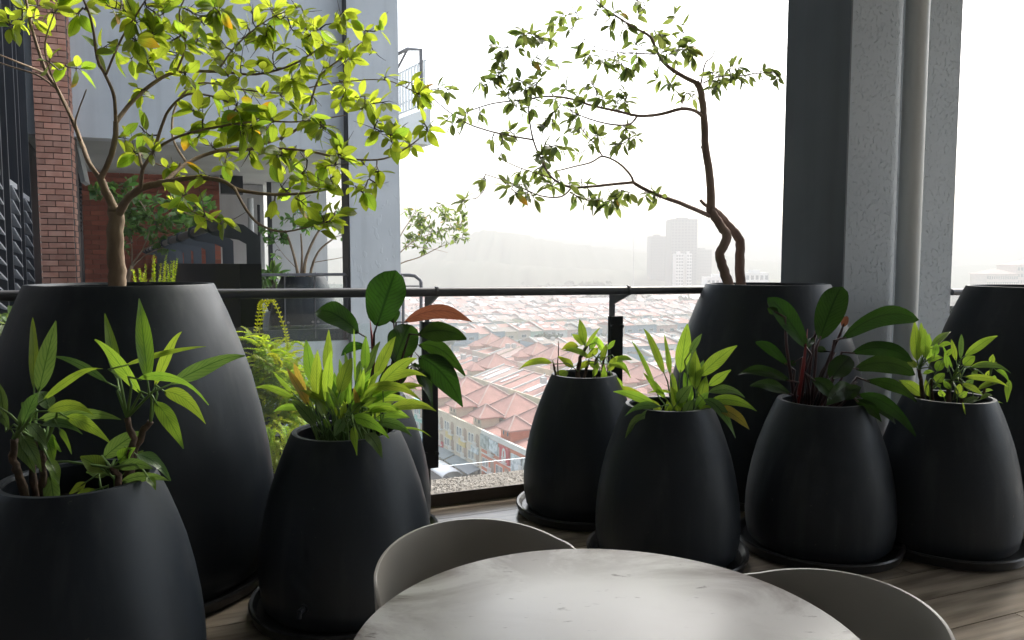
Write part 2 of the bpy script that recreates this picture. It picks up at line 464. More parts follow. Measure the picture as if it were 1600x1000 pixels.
ce = sheet_box('terrace_ceiling', M['ceil'], -5, 8, -9, .3, 4.6, 5.0); tag(ce, 'ceiling slab over the terrace', None, None, 'structure')
M['inner_wall'] = mat('inner_wall_paint', (.36, .36, .36), .8, (.3, .3, .3), 1)
sw = sheet_box('shade_end_wall', M['inner_wall'], -5.2, -5, -6.6, 0, 0, 4.6); tag(sw, 'added unseen wall shading the left end of the terrace', None, None, 'structure')  # out of view, added to cut the light reaching the planters from the left
bw = sheet_box('back_wall', M['inner_wall'], -5, 8, -6.9, -6.6, 0, 4.6); tag(bw, 'inner wall at the back of the terrace', None, None, 'structure')

# ------------------------------------------------------------------ railing
rl = thing('glass_railing', EN(0, .08, .062), 'dark grey tube handrail with clear glass panels along the terrace edge', 'railing')
HZ = lambda t: 1.152 - .006 * t
MB().tube([EN(-4.9, -.10, HZ(-4.9)), EN(2.55, -.10, HZ(2.55))], .0235, 16).build('handrail', M['rail'], rl, 'auto')
MB().tube([EN(3.8, -.10, 1.098), EN(7.9, -.10, 1.085)], .0235, 16).build('handrail', M['rail'], rl, 'auto')
for k in range(-4, 7):
    t = .08 + 1.13 * k
    if 2.3 < t < 3.85: continue
    zr = HZ(t) if t < 3 else 1.095
    pr = [(.105, .062), (.105, zr - .035), (.085, zr - .015), (-.085, zr + .022), (-.10, zr + .03), (-.118, zr + .026), (-.132, zr + .004), (-.126, zr - .022), (.055, zr - .085), (.055, .062)]
    br = MB().prism([EN(t - .006, a, z) for a, z in pr], EX * .012).build('bracket', M['rail'], rl)
    cp = MB().box(EN(t, .026, .595), (.082, .012, .79), EX, NX).box(EN(t, .054, .595), (.076, .012, .786), EX, NX).build('clamp_plate', M['steel'], rl)
    for z in (.28, .93):
        for s in (-.03, .03):
            c = EN(t + s, .02, z)
            MB().tube([c - NX * .012, c], [.0115, .0125], 12).build('bolt', M['steel'], cp, 'auto')
    nt_ = t + 1.13
    if 2.3 < nt_ < 3.85: w0, w1 = t + .01, 2.53
    else: w0, w1 = t + .01, nt_ - .01
    if k == 6: continue
    MB().box(EN((w0 + w1) / 2, .040, .595), (w1 - w0, .012, .79), EX, NX).build('glass_panel', M['glass'], rl)
MB().box(EN((3.81 + 4.59) / 2, .040, .595), (.77, .012, .79), EX, NX).build('glass_panel', M['glass'], rl)

# ------------------------------------------------------------------ pier on the right with its pipe
pr = thing('concrete_pier', EN(2.8, -.1, 0), 'dark grey concrete pier with rough sprayed plaster face beside the pipe', 'pier')
arc = [(2.898 + .15 * math.sin(a), -.21 - .15 * math.cos(a)) for a in [i * math.pi / 20 for i in range(11)]]
poly = [(2.552, -.36)] + arc + [(3.048, .165), (2.552, .165)]
MB().prism([EN(a, b, 0) for a, b in poly], UP * 4.6).build('rough_face', M['stucco'], pr, 'auto')
MB().box(EN(2.546, -.0965, 2.3), (.012, .529, 4.6), EX, NX).build('side_face', M['pier_shaded'], pr)
MB().box(EN(3.42, .03, 2.3), (.74, .27, 4.6), EX, NX).build('rough_wing', M['stucco'], pr)
pp = thing('drain_pipe', EN(3.25, -.21, 0), 'pale grey plastic drain pipe running up beside the rough pier', 'pipe')
MB().tube([EN(3.25, -.21, 0), EN(3.25, -.21, 4.6)], .070, 24).build('pipe_barrel', M['pipe'], pp, 'auto')
for z in (.25,):
    MB().tube([EN(3.25, -.21, z), EN(3.25, -.21, z + .07)], .076, 24).build('collar', M['pipe'], pp, 'auto')

# ------------------------------------------------------------------ building across the corner
bl = thing('apartment_building', EN(0, 7.6, -1), 'grey concrete building wing with overhanging upper floor and open terrace', 'building')
def slab(name, m, t0, t1, d0, d1, z0, z1, parent=bl):
    return MB().box(EN((t0 + t1) / 2, (d0 + d1) / 2, (z0 + z1) / 2), (t1 - t0, d1 - d0, z1 - z0), EX, NX).build(name, m, parent)
slab('fascia', M['fascia'], -7, .93, 7.6, 7.9, 2.95, 18)
slab('soffit', M['soffit'], -7, 1.2, 7.9, 15.5, 2.96, 3.2)
slab('pillar', M['wall_grey'], .945, 1.69, 7.3, 7.73, -40.5, 18)
slab('pillar_shade_strip', M['steel'], .93, .944, 7.32, 7.9, -.5, 18)  # dark sheet over the pillar's left side, standing in for its shade
slab('upper_floor', M['fascia'], -7, 1.69, 7.92, 15.5, 3.22, 18)
slab('terrace_slab', M['soffit'], -7, 1.6, 7.62, 15.5, -.4, -.1)
slab('slab_edge', M['steel'], -3.2, .93, 7.5, 7.61, .16, .33)
slab('lower_wall', M['wall_grey'], -5, .94, 7.46, 7.6, -40.5, .155)
# back of the far terrace: brick, pale wall panels, a slot of sky before the pillar
def px_t(px, d, y=411):
    """t along the building for a pixel column on the plane at depth d"""
    u = (px - 800) / F
    a = P0 + NX * d
    return (u * a.y - a.x) / (EX.x - u * EX.y)
DB = 12.0
tb0, tb1 = px_t(100, DB), px_t(347, DB)
slab('pale_wall', M['light_wall'], tb1 + .02, px_t(426, DB) - .05, DB + 1.2, DB + 1.35, -.1, 2.95)
slab('dark_mullion', M['steel'], px_t(424, DB), px_t(431, DB), DB + .5, DB + .62, -.1, 2.95)
slab('pale_wall', M['light_wall'], px_t(431, DB), px_t(519, DB), DB + .55, DB + .7, -.1, 2.95)
slab('ceiling_beam', M['steel'], tb1 + .02, tb1 + .42, DB - .4, DB - .1, 2.62, 2.955)
MB().tube([W(391, 310, 14.6), V(*W(391, 310, 14.6).xy, -.1)], .055, 12).build('white_post', M['light_wall'], bl, 'auto')
MB().tube([W(404, 320, 15.1), V(*W(404, 320, 15.1).xy, -.1)], .03, 8).build('thin_post', M['steel'], bl, 'auto')
# brick wall
bwall = slab('brick_wall', M['mortar_pale'], tb0, tb1, DB + .02, DB + .25, -.1, 2.95)
L, H, J = .235, .078, .011
bmeshes = [MB().box((0, 0, 0), (L, .05, H), EX, NX).mesh('brick', M['brick_red'])]
n = 0; rowi = 0; z = .75; extra = MB()
vis = []
while z < 2.93:
    t = tb0 + ((L + J) / 2 if rowi % 2 else 0)
    while t < tb1 - .02:
        w = min(L, tb1 - t - .004)
        vis.append((t, w, z)); t += L + J
    if rowi % 2: vis.append((tb0, (L + J) / 2 - J, z))
    z += H + J; rowi += 1
def seen(a):
    t, w, z = a
    p = EN(t, DB, z); px = 800 + F * p.x / p.y
    return (px > 126) and w > .2
order = sorted(vis, key=lambda a: (not seen(a), abs(a[2] - 2.0)))
for i, (t, w, z) in enumerate(order):
    c = EN(t + w / 2, DB + R.uniform(0, .006), z + H / 2)
    if i < 300 and w > .2:
        put('brick', bmeshes[0], bwall, c)
    else:
        extra.box(c, (w, .05, H), EX, NX)
tag(extra.build('bricks', M['brick_red'], bwall), kind='stuff')
# red brick end pier seen past the railing brackets is part of the same wall

# brick pier at the left
bp = thing('brick_pier', W(92, 450, 9.6) * 1, 'tall slim pier of pinkish brown bricks beside the louvred window', 'pier')
pt = EX * 1
b0 = W(64, 400, 9.6); b0.z = 0
def BP(t, d, z): return V(b0.x, b0.y, 0) + EX * t + NX * d + UP * z
MB().box(BP(.192, .30, 2.0), (.370, .56, 8), EX, NX).build('core', M['mortar'], bp)
z = .55; rowi = 0
bm2 = [MB().box((0, 0, 0), (.1825, .06, .064), EX, NX).mesh('brick', M['brick']), MB().box((0, 0, 0), (.0863, .06, .064), EX, NX).mesh('brick', M['brick'])]
bm3 = [MB().box((0, 0, 0), (.06, .215, .064), EX, NX).mesh('brick', M['brick'])]
while z < 5.0:
    ws = [(.0913, 0), (.2838, 0)] if rowi % 2 == 0 else [(.0432, 1), (.1875, 0), (.3319, 1)]
    for c, k in ws:
        put('brick', bm2[k], bp, BP(c, .025 + R.uniform(-.004, .004), z))
    z += .075; rowi += 1
slab2 = MB()
for zz in range(60):
    slab2.box(BP(.374, .06 + .11 + (zz % 2) * .06, .55 + zz * .075), (.02, .215, .064), EX, NX)
tag(slab2.build('return_bricks', M['brick'], bp), kind='stuff')
# slanted pale beam end and hanging dark louvre right of the pier
pb_ = thing('beam_end', W(118, 240, 10.6), 'short sloping pale beam end tucked right of the brick pier', 'beam')
MB().prism([W(110, 215, 10.9), W(118, 215, 10.9), W(133, 283, 10.9), W(126, 285, 10.9)], NX * .5).build('beam_body', M['light_wall'], pb_)
lv = thing('dark_louvre', W(118, 400, 10.7), 'narrow dark louvre strip between brick pier and brick wall', 'louvre')
MB().box(W(119, 340, 11.2), (.14, .2, 3.4), EX, NX).build('frame', M['steel'], lv)
for i in range(16):
    c = W(117, 262 + i * 6.5, 11.0)
    MB().beam(c - EX * .09, c + EX * .09, .05, .012, (UP + NX * .6).normalized()).build('slat', M['rail'], lv)

# ------------------------------------------------------------------ louvred window wall at far left
ND = V(-.457, .889, 0)
lw = thing('louvred_window', W(0, 450, 6.4), 'tall dark steel window with tilted grey slats at far left', 'window')
q0 = W(0, 411, 6.37); q0.z = 0
def LW(s, z, o=0): return q0 + ND * s + UP * z + V(.889, .457, 0) * o
def px_s(px):
    u = (px - 800) / F
    return (u * q0.y - q0.x) / (ND.x - u * ND.y)
M['slat'] = mat('louvre_slat', (.20, .22, .25), .5, (.26, .28, .31), 6)
MB().box(LW(.6, 7.5, -.18), (.02, 10.4, 21), V(.889, .457, 0), ND).build('sky_block_backing', M['steel'], lw)  # backs the slats; stretched near and high, unseen, to block sky light
for px in (-22, 2, 13, 28, 34, 47):
    s = px_s(px)
    MB().box(LW(s, 2.0), (.10, .05, 7), V(.889, .457, 0), ND).build('mullion', M['steel'], lw)
    MB().box(LW(s + .05, 2.0, .03), (.02, .014, 7), V(.889, .457, 0), ND).build('mullion_lip', M['slat'], lw)
for (xa, xb, yt) in ((-20, 0, 262), (14, 27, 288), (35, 46, 308)):
    s0, s1 = px_s(xa) + .03, px_s(xb) - .03
    top = W((xa + xb) / 2, yt, LW((s0 + s1) / 2, 0).y).z
    MB().beam(LW(s0, top), LW(s1, top), .09, .05).build('transom', M['slat'], lw)
    z = top - .07
    while z > .2:
        a, b = LW(s0, z + .05, .01), LW(s1, z - .05, .01)
        MB().beam(a, b, .11, .012, (UP + V(.889, .457, 0) * .35).normalized()).build('slat', M['slat'], lw)
        z -= .125
wl = MB().box(EN(-7.9, 8, 2.0), (.3, 8, 7), EX, NX).build('side_wall', M['inner_wall']); tag(wl, 'dark inner wall behind the louvred window', None, None, 'structure')
lf = sheet_box('lower_roof', M['soffit'], -7.5, -1.9, .9, 7.4, -.55, -.35); tag(lf, 'roof slab below the left planting', None, None, 'structure')

# ------------------------------------------------------------------ dark bracket screen running away on the left
DS = V(-.468, .884, 0).normalized()
SX = V(DS.y, -DS.x, 0)
n0 = W(387, 411, 4.75); n0.z = 0
def SC(s, o, z): return n0 + DS * s + SX * o + UP * z
sc = thing('bracket_screen', n0, 'dark steel screen wall with angled brackets holding a round top rail', 'screen')
zt = W(345, 355, 4.85).z
MB().tube([SC(-.03, -.20, zt), SC(11.5, -.20, zt)], .032, 14).build('top_tube', M['rail'], sc, 'auto')
MB().box(SC(5.72, .0125, .38), (.130, 11.5, 1.83), SX, DS).build('wall_panel', M['screen_wall'], sc)
for k in range(10):
    s = .0 + k * 1.16
    pz = [(.075, 1.2), (.075, zt - .06), (-.02, zt + .01), (-.16, zt + .035), (-.20, zt + .05), (-.24, zt + .03), (-.245, zt - .03), (-.20, zt - .06), (-.05, zt - .085), (-.005, zt - .11), (-.005, 1.2)]
    MB().prism([SC(s - .006, a, z) for a, z in pz], DS * .012).build('bracket', M['screen_bracket'], sc)
    MB().tube([SC(s - .02, -.20, zt), SC(s + .03, -.20, zt)], .037, 14).build('collar', M['rail'], sc, 'auto')
# ------------------------------------------------------------------ planters, saucers
PROF = [(.90, 0), (.955, .03), (.985, .10), (1.0, .20), (.992, .30), (.965, .42), (.918, .55), (.855, .68), (.775, .80), (.70, .90), (.63, .98), (.612, 1.0)]
M['saucer'] = mat('saucer_plastic', (.014, .015, .017), .28, (.02, .021, .024), 6)
def pot(cx, cy, rmax, rimr, h, label, saucer_label, spout=None, saucer=True):
    sz = .03 if saucer else 0.0
    t = thing('planter', (cx, cy, sz), label, 'planter', 'tapered charcoal planters')
    k0 = rimr / rmax
    pr = []
    for r, z in PROF:
        f = max(0, (z - .2) / .8)
        base = r + (k0 - .612) * f ** 1.5
        pr.append((rmax * base, h * z))
    inner = [(rimr - .004, h + .006), (rimr - .02, h + .006), (rimr - .024, h - .004), (rimr + .01, h - .10), (rimr + .02, h - .16)]
    # denser profile
    pts = pr + inner
    MB().lathe(pts, (cx, cy, sz), 72).build('body', M['pot'], t, 'auto')
    sb = MB(); rr = rimr + .012; n = 28
    vs = [V(cx, cy, h - .085)]; fs = []
    for ring in (.5, 1):
        for k in range(n):
            a = 2 * math.pi * k / n
            vs.append(V(cx + rr * ring * math.cos(a), cy + rr * ring * math.sin(a), h - .09 + sz + R.uniform(-.012, .012)))
    for k in range(n):
        fs.append((0, 1 + k, 1 + (k + 1) % n)); fs.append((1 + k, 1 + n + k, 1 + n + (k + 1) % n, 1 + (k + 1) % n))
    sb.add(vs, fs).build('soil', M['soil'], t, True)
    if spout:
        ax, z, dy = spout
        d = V(math.sin(ax), -math.cos(ax), 0)
        rad = rmax * .985
        c = V(cx, cy, z) + d * (rad - .01)
        s = MB().tube([c, c + d * .022], .016, 14).tube([c + d * .02, c + d * .05], .010, 12)
        s.tube([c + d * .045 - UP * .0, c + d * .05 - UP * .02], .008, 10)
        s.build('drain_spout', M['steel'], t, 'auto')
    if saucer:
        s = thing('saucer', (cx, cy, 0), saucer_label, 'saucer', 'round black saucers under the planters')
        r0 = rmax * .91 + .055
        MB().lathe([(r0 - .02, .0), (r0, .008), (r0 + .012, .045), (r0 + .008, .052), (r0 - .004, .05), (r0 - .02, .03), (0.001, .0295)], (cx, cy, 0), 64).build('dish', M['saucer'], s, 'auto')
    return t
POT = {}
def P_(k, *a, **kw): POT[k] = a; return pot(*a, **kw)
P_('A', -1.24, 2.12, .325, .205, .655, 'waist-high charcoal planter at lower left with canes and drooping leaves', 'black saucer under the planter at lower left')
P_('B', -.625, 2.80, .325, .20, .64, 'charcoal planter packed with a dense lime leaf clump, tap at its foot', 'black saucer under the planter with the dense lime leaf clump', spout=(-.25, .13, 0))
P_('C', -.70, 3.50, .315, .195, .65, 'charcoal planter hidden behind the lime leaf clump, holding the broad dark leaves', 'black saucer under the half-hidden planter at the glass')
P_('D', .375, 3.90, .315, .17, .69, 'slim charcoal planter by the glass with thin spindly canes', 'black saucer under the slim planter by the glass')
P_('E', .685, 3.27, .315, .19, .65, 'middle charcoal planter behind the table with upright lime leaves', 'black saucer under the middle planter behind the table')
P_('F', 1.41, 3.40, .325, .195, .645, 'charcoal planter with big dark leaves and a red sheath', 'black saucer under the planter with big dark leaves')
P_('G', 2.0, 3.42, .31, .19, .655, 'charcoal planter before the drain pipe with small bushy lime leaves', 'black saucer under the planter before the drain pipe')
P_('H', -1.57, 3.05, .565, .345, 1.18, 'very large charcoal planter at left holding the lime-leaved tree', 'wide black saucer under the left tree planter', spout=(.55, .22, 0))
P_('I', 1.47, 4.36, .565, .345, 1.145, 'very large charcoal planter holding the leaning twin-stemmed tree', 'wide black saucer under the leaning tree planter')
P_('J', 2.95, 4.25, .565, .345, 1.135, 'very large empty-looking charcoal planter cut by the right edge', 'wide black saucer under the planter at right edge')

# ------------------------------------------------------------------ table and chairs
def table_top_mat():
    m = mat('worn_marble_laminate', (.73, .715, .69), .32, (.67, .655, .63), 3.5, 8, .35, .7, spec=.5)
    nt = m.node_tree; N = nt.nodes; L = nt.links; p = N['Principled BSDF']
    src = p.inputs['Base Color'].links[0].from_socket
    tc = N.new('ShaderNodeTexCoord')
    def noise(sc, det, st, lo, hi, dist=0, off=0):
        mp = N.new('ShaderNodeMapping'); mp.inputs['Scale'].default_value = st; mp.inputs['Location'].default_value = (off, off, 0); mp.inputs['Rotation'].default_value = (0, 0, .5)
        L.new(tc.outputs['Object'], mp.inputs[0])
        n = N.new('ShaderNodeTexNoise'); n.inputs['Scale'].default_value = sc; n.inputs['Detail'].default_value = det; n.inputs['Distortion'].default_value = dist; n.inputs['Roughness'].default_value = .65
        L.new(mp.outputs[0], n.inputs['Vector'])
        r = N.new('ShaderNodeMapRange'); r.inputs[1].default_value = lo; r.inputs[2].default_value = hi
        L.new(n.outputs[0], r.inputs[0]); return r.outputs[0]
    def over(src, col, fac):
        x = N.new('ShaderNodeMix'); x.data_type = 'RGBA'; x.inputs[7].default_value = (*col, 1)
        L.new(src, x.inputs[6]); L.new(fac, x.inputs[0]); return x.outputs[2]
    def mul(a, b):
        x = N.new('ShaderNodeMath'); x.operation = 'MULTIPLY'
        L.new(a, x.inputs[0])
        if isinstance(b, float): x.inputs[1].default_value = b
        else: L.new(b, x.inputs[1])
        return x.outputs[0]
    c = over(src, (.50, .47, .445), mul(noise(2.2, 10, (1, 2.2, 1), .52, .72, .8), .35))
    # worn brown patches towards the rim
    ln = N.new('ShaderNodeVectorMath'); ln.operation = 'LENGTH'; 
    sepm = N.new('ShaderNodeVectorMath'); sepm.operation = 'MULTIPLY'; sepm.inputs[1].default_value = (1, 1, 0)
    L.new(tc.outputs['Object'], sepm.inputs[0]); L.new(sepm.outputs[0], ln.inputs[0])
    rim = N.new('ShaderNodeMapRange'); rim.inputs[1].default_value = .21; rim.inputs[2].default_value = .375; L.new(ln.outputs[1], rim.inputs[0])
    c = over(c, (.12, .075, .06), mul(mul(noise(4, 10, (1, 1.5, 1), .40, .58, .6, 3.1), rim.outputs[0]), .9))
    c = over(c, (.16, .13, .12), mul(noise(9, 9, (1, 3, 1), .63, .68, .3, 7.7), .9))
    c = over(c, (.22, .20, .19), mul(noise(30, 6, (1, 5, 1), .65, .70, 0, 1.7), .8))
    L.new(c, p.inputs['Base Color'])
    return m
M['table'] = table_top_mat()
tb = thing('bistro_table', (.14, 1.053, 0), 'round pale worn marble-look table top in the foreground', 'table')
tp = MB().lathe([(.30, .722), (.366, .724), (.376, .731), (.377, .738), (.374, .7465), (.368, .75), (.001, .75)], (.14, 1.053, 0), 96).build('table_top', M['table'], tb, 'auto', (.14, 1.053, .75))
MB().lathe([(.10, .716), (.10, .7215), (.04, .7215)], (.14, 1.053, 0), 32).build('mounting_plate', M['steel'], tb, 'auto')
MB().tube([(.14, 1.053, .03), (.14, 1.053, .716)], .03, 20).build('pedestal', M['steel'], tb, 'auto')
MB().lathe([(.24, 0), (.24, .012), (.06, .03), (.001, .031)], (.14, 1.053, 0), 48).build('base_plate', M['steel'], tb, 'auto')

M['chair'] = mat('taupe_plastic', (.37, .355, .315), .30, (.41, .39, .35), 3, spec=.5)
def chair(cx, cy, back, label):
    """moulded shell: seat pan running up into a wrap-round back; back = direction of the back"""
    t = thing('shell_chair', (cx, cy, 0), label, 'chair')
    bd = Vector(back).to_3d().normalized(); sd_ = V(bd.y, -bd.x, 0)
    R0 = .208
    def pt(th, r, z): return V(cx, cy, z) + bd * (r * math.cos(th)) + sd_ * (r * math.sin(th))
    def top(th):
        a = abs(th) / math.radians(108)
        if a < .62: return .725 - .028 * (a / .62) ** 2
        k = (a - .62) / .38
        return .697 - .21 * (1 - math.sqrt(max(0, 1 - k ** 2.4)))
    nT, nZ = 56, 16
    vs, fs = [], []
    for i in range(nT + 1):
        th = math.radians(-108 + 216 * i / nT)
        zt_ = top(th)
        for j in range(nZ + 1):
            q = j / nZ
            if q < .25:      # seat pan to the curve
                k = q / .25; r = R0 * .80 * k ** .8 * .9; z = .425 + .004 * k
            else:
                k = (q - .25) / .75
                z = .429 + (zt_ - .429) * k ** 1.25
                r = R0 * (.72 + .28 * min(1, k / .35) ** .5) + .012 * k
            vs.append(pt(th, r, z))
    for i in range(nT):
        for j in range(nZ):
            a = i * (nZ + 1) + j
            fs.append((a, a + 1, a + nZ + 2, a + nZ + 1))
    sh = MB().add(vs, fs).build('shell', M['chair'], t, True)
    mo = sh.modifiers.new('thickness', 'SOLIDIFY'); mo.thickness = .006; mo.offset = 0
    be = sh.modifiers.new('edge', 'BEVEL'); be.width = .0018; be.segments = 2; be.limit_method = 'ANGLE'; be.angle_limit = math.radians(50)
    # front lip of the seat
    vs, fs = [], []
    for i in range(13):
        th = math.radians(108 + 144 * i / 12)
        for r, z in ((0, .425), (.10, .426), (.19, .428), (.225, .415), (.232, .39)): vs.append(pt(th, r * (1.0), z))
    for i in range(12):
        for j in range(4):
            a = i * 5 + j; fs.append((a, a + 1, a + 6, a + 5))
    st = MB().add(vs, fs).build('seat_front', M['chair'], t, True)
    mo = st.modifiers.new('thickness', 'SOLIDIFY'); mo.thickness = .006; mo.offset = 0
    for a in (45, 135, 225, 315):
        th = math.radians(a)
        MB().tube([pt(th, .12, .418), pt(th, .24, 0.0)], [.013, .009], 10).build('leg', M['steel'], t, 'auto')
    return t
chair(-.047, 1.452, (-.42, .91), 'taupe moulded chair behind the table with its curved back by the lime planter')
chair(.482, 1.212, (.915, .40), 'taupe moulded chair right of the table, curved back facing the pier')
# ------------------------------------------------------------------ leaves
SHAPES = {
    'lance': lambda v: (math.sin(math.pi * v ** .80) ** .85) * (1 - .25 * v) * 1.12,
    'strap': lambda v: (math.sin(math.pi * v ** .70) ** .6),
    'obov': lambda v: (math.sin(math.pi * min(1, v ** 1.0 * .985 + .01)) ** .55) * (.90 + .18 * v),
    'oval': lambda v: (math.sin(math.pi * v ** .9) ** .8),
}
CAMP = Vector((0, 0, EYE))
def blade(b, tip, width, shape='lance', bend=(0, 0, 0), roll=0.0, fold=.18, n=10, wav=0.0, hook=0.0, seed=0, hi=False):
    """one leaf from base b to tip; returns an MB"""
    rr = random.Random(seed)
    ax = (tip - b); Ln = ax.length; a = ax.normalized()
    toc = (CAMP - (b + tip) / 2).normalized()
    wv = a.cross(toc)
    if wv.length < .15: wv = a.cross(UP)
    wv.normalize()
    wv = Matrix.Rotation(roll, 3, a) @ wv
    nv = wv.cross(a).normalized()
    bend = Vector(bend)
    vs, fs, uv = [], [], []
    cols = (-1, -.5, 0, .5, 1) if hi else (-1, 0, 1)
    m = len(cols)
    ph = rr.uniform(0, 6)
    for i in range(n + 1):
        v = i / n
        c = b + ax * v + bend * (4 * v * (1 - v)) - UP * hook * Ln * max(0, v - .6) ** 2 * 4
        w = max(.0015, SHAPES[shape](v) * width / 2) if 0 < i < n else width * (.03 if i == n else .05)
        for x in cols:
            p = c + wv * (w * x) + nv * (fold * w * (abs(x) ** 1.2)) + nv * (wav * width * math.sin(ph + v * 11 + x * 1.2) * abs(x))
            vs.append(p); uv.append((x * .5 + .5, v))
    for i in range(n):
        for j in range(m - 1):
            k = i * m + j
            fs.append((k, k + 1, k + m + 1, k + m))
    return MB().add(vs, fs, uv)

def crop(ox, oy, s):
    return lambda x, y: (ox + x / s, oy + y / s)

def potted(name, label, cat, key, stems, leaves, cv, base, mats, seed, shape='lance', stem_mat='petiole', pet=True, cane_mat='cane', depth_k=.35, hi=False, petr=.0035, group=None):
    """plant traced leaf by leaf. leaves: (bx,by,tx,ty,width_px[,opts])"""
    rr = random.Random(seed)
    cx, cy, rmax, rimr, h = POT[key][:5]
    root = thing(name, (cx, cy, h - .06), label, cat, group)
    Yc = cy
    heads = []
    cn = 0
    for st in stems:
        pts, r0, r1, dy = st
        P = []
        for i, q in enumerate(pts):
            px, py = cv(*q)
            P.append(W(px, py, Yc + dy))
        P[0].z = min(P[0].z, h - .07)
        # refine with wobble
        Q = []
        for i in range(len(P) - 1):
            for k in range(4):
                f = k / 4; Q.append(P[i].lerp(P[i + 1], f) + V(rr.uniform(-1, 1), rr.uniform(-1, 1), 0) * .0025)
        Q.append(P[-1])
        rad = [r0 + (r1 - r0) * i / (len(Q) - 1) for i in range(len(Q))]
        rad = [r * (1.18 if i % 3 == 0 else 1) for i, r in enumerate(rad)]
        MB().tube(Q, rad, 9).build('cane', M[cane_mat], root, True)
        heads.append((pts[-1], P[-1]))
    bpx = base
    bw = [(q, V(*W(*cv(*q), Yc + dy).xy, h - .09)) for q, dy in bpx] if bpx else []
    pets = MB()
    for i, lf in enumerate(leaves):
        bx, by, tx, ty, w = lf[:5]
        o = lf[5] if len(lf) > 5 else {}
        pb = cv(bx, by); pt_ = cv(tx, ty)
        Lpx = math.hypot(pt_[0] - pb[0], pt_[1] - pb[1])
        scale = Yc / F
        # spread in depth: around the clump
        d0 = o.get('d', rr.uniform(-.07, .07))
        dt = o.get('t', rr.uniform(-1, 1) * depth_k * Lpx * scale + (-.25 * Lpx * scale if pt_[1] > pb[1] else 0))
        B = W(*pb, Yc + d0); T = W(*pt_, Yc + d0 + dt)
        sp1 = cv(1, 0)[0] - cv(0, 0)[0]
        width = w * sp1 * (Yc + d0) / F * (.9 if shape == 'lance' else 1)
        Lw = (T - B).length
        bend = UP * (o.get('b', rr.uniform(-.01, .05)) * Lw)
        if abs(T.z - B.z) < .35 * Lw and 'b' not in o: bend = UP * (.10 * Lw)
        mm = M[o.get('m', mats[0] if rr.random() < .78 or len(mats) == 1 else mats[1])]
        bl_ = blade(B, T, width, o.get('s', shape), bend, o.get('r', rr.uniform(-.55, .55)), o.get('f', rr.uniform(.1, .42)), 12 if hi else 10, o.get('w', rr.uniform(.03, .085)), o.get('h', rr.uniform(.0, .16)), seed * 100 + i, hi)
        bl_.build('leaf', mm, root, True)
        # petiole to nearest stem head or base point
        if pet and not o.get('np'):
            cand = [p for q, p in heads] + [p for q, p in bw]
            cand.sort(key=lambda p: (p - B).length + (0.4 if p.z > B.z + .04 else 0))
            s = cand[0] if heads and not bw else cand[min(len(cand) - 1, rr.choice((0, 0, 1)))]
            mid = s.lerp(B, .55) + UP * .02 * (1 if B.z > s.z else 1.5)
            dirB = (T - B).normalized()
            mid2 = B - dirB * min(.04, (B - s).length * .3)
            ov = B + dirB * .015
            pets.tube([s, mid.lerp(mid2, .3), mid2, ov], [petr * 1.3, petr, petr * .9, petr * .6], 6)
    if pets.v: pets.build('leaf_stalks', M[stem_mat], root, True)
    return root

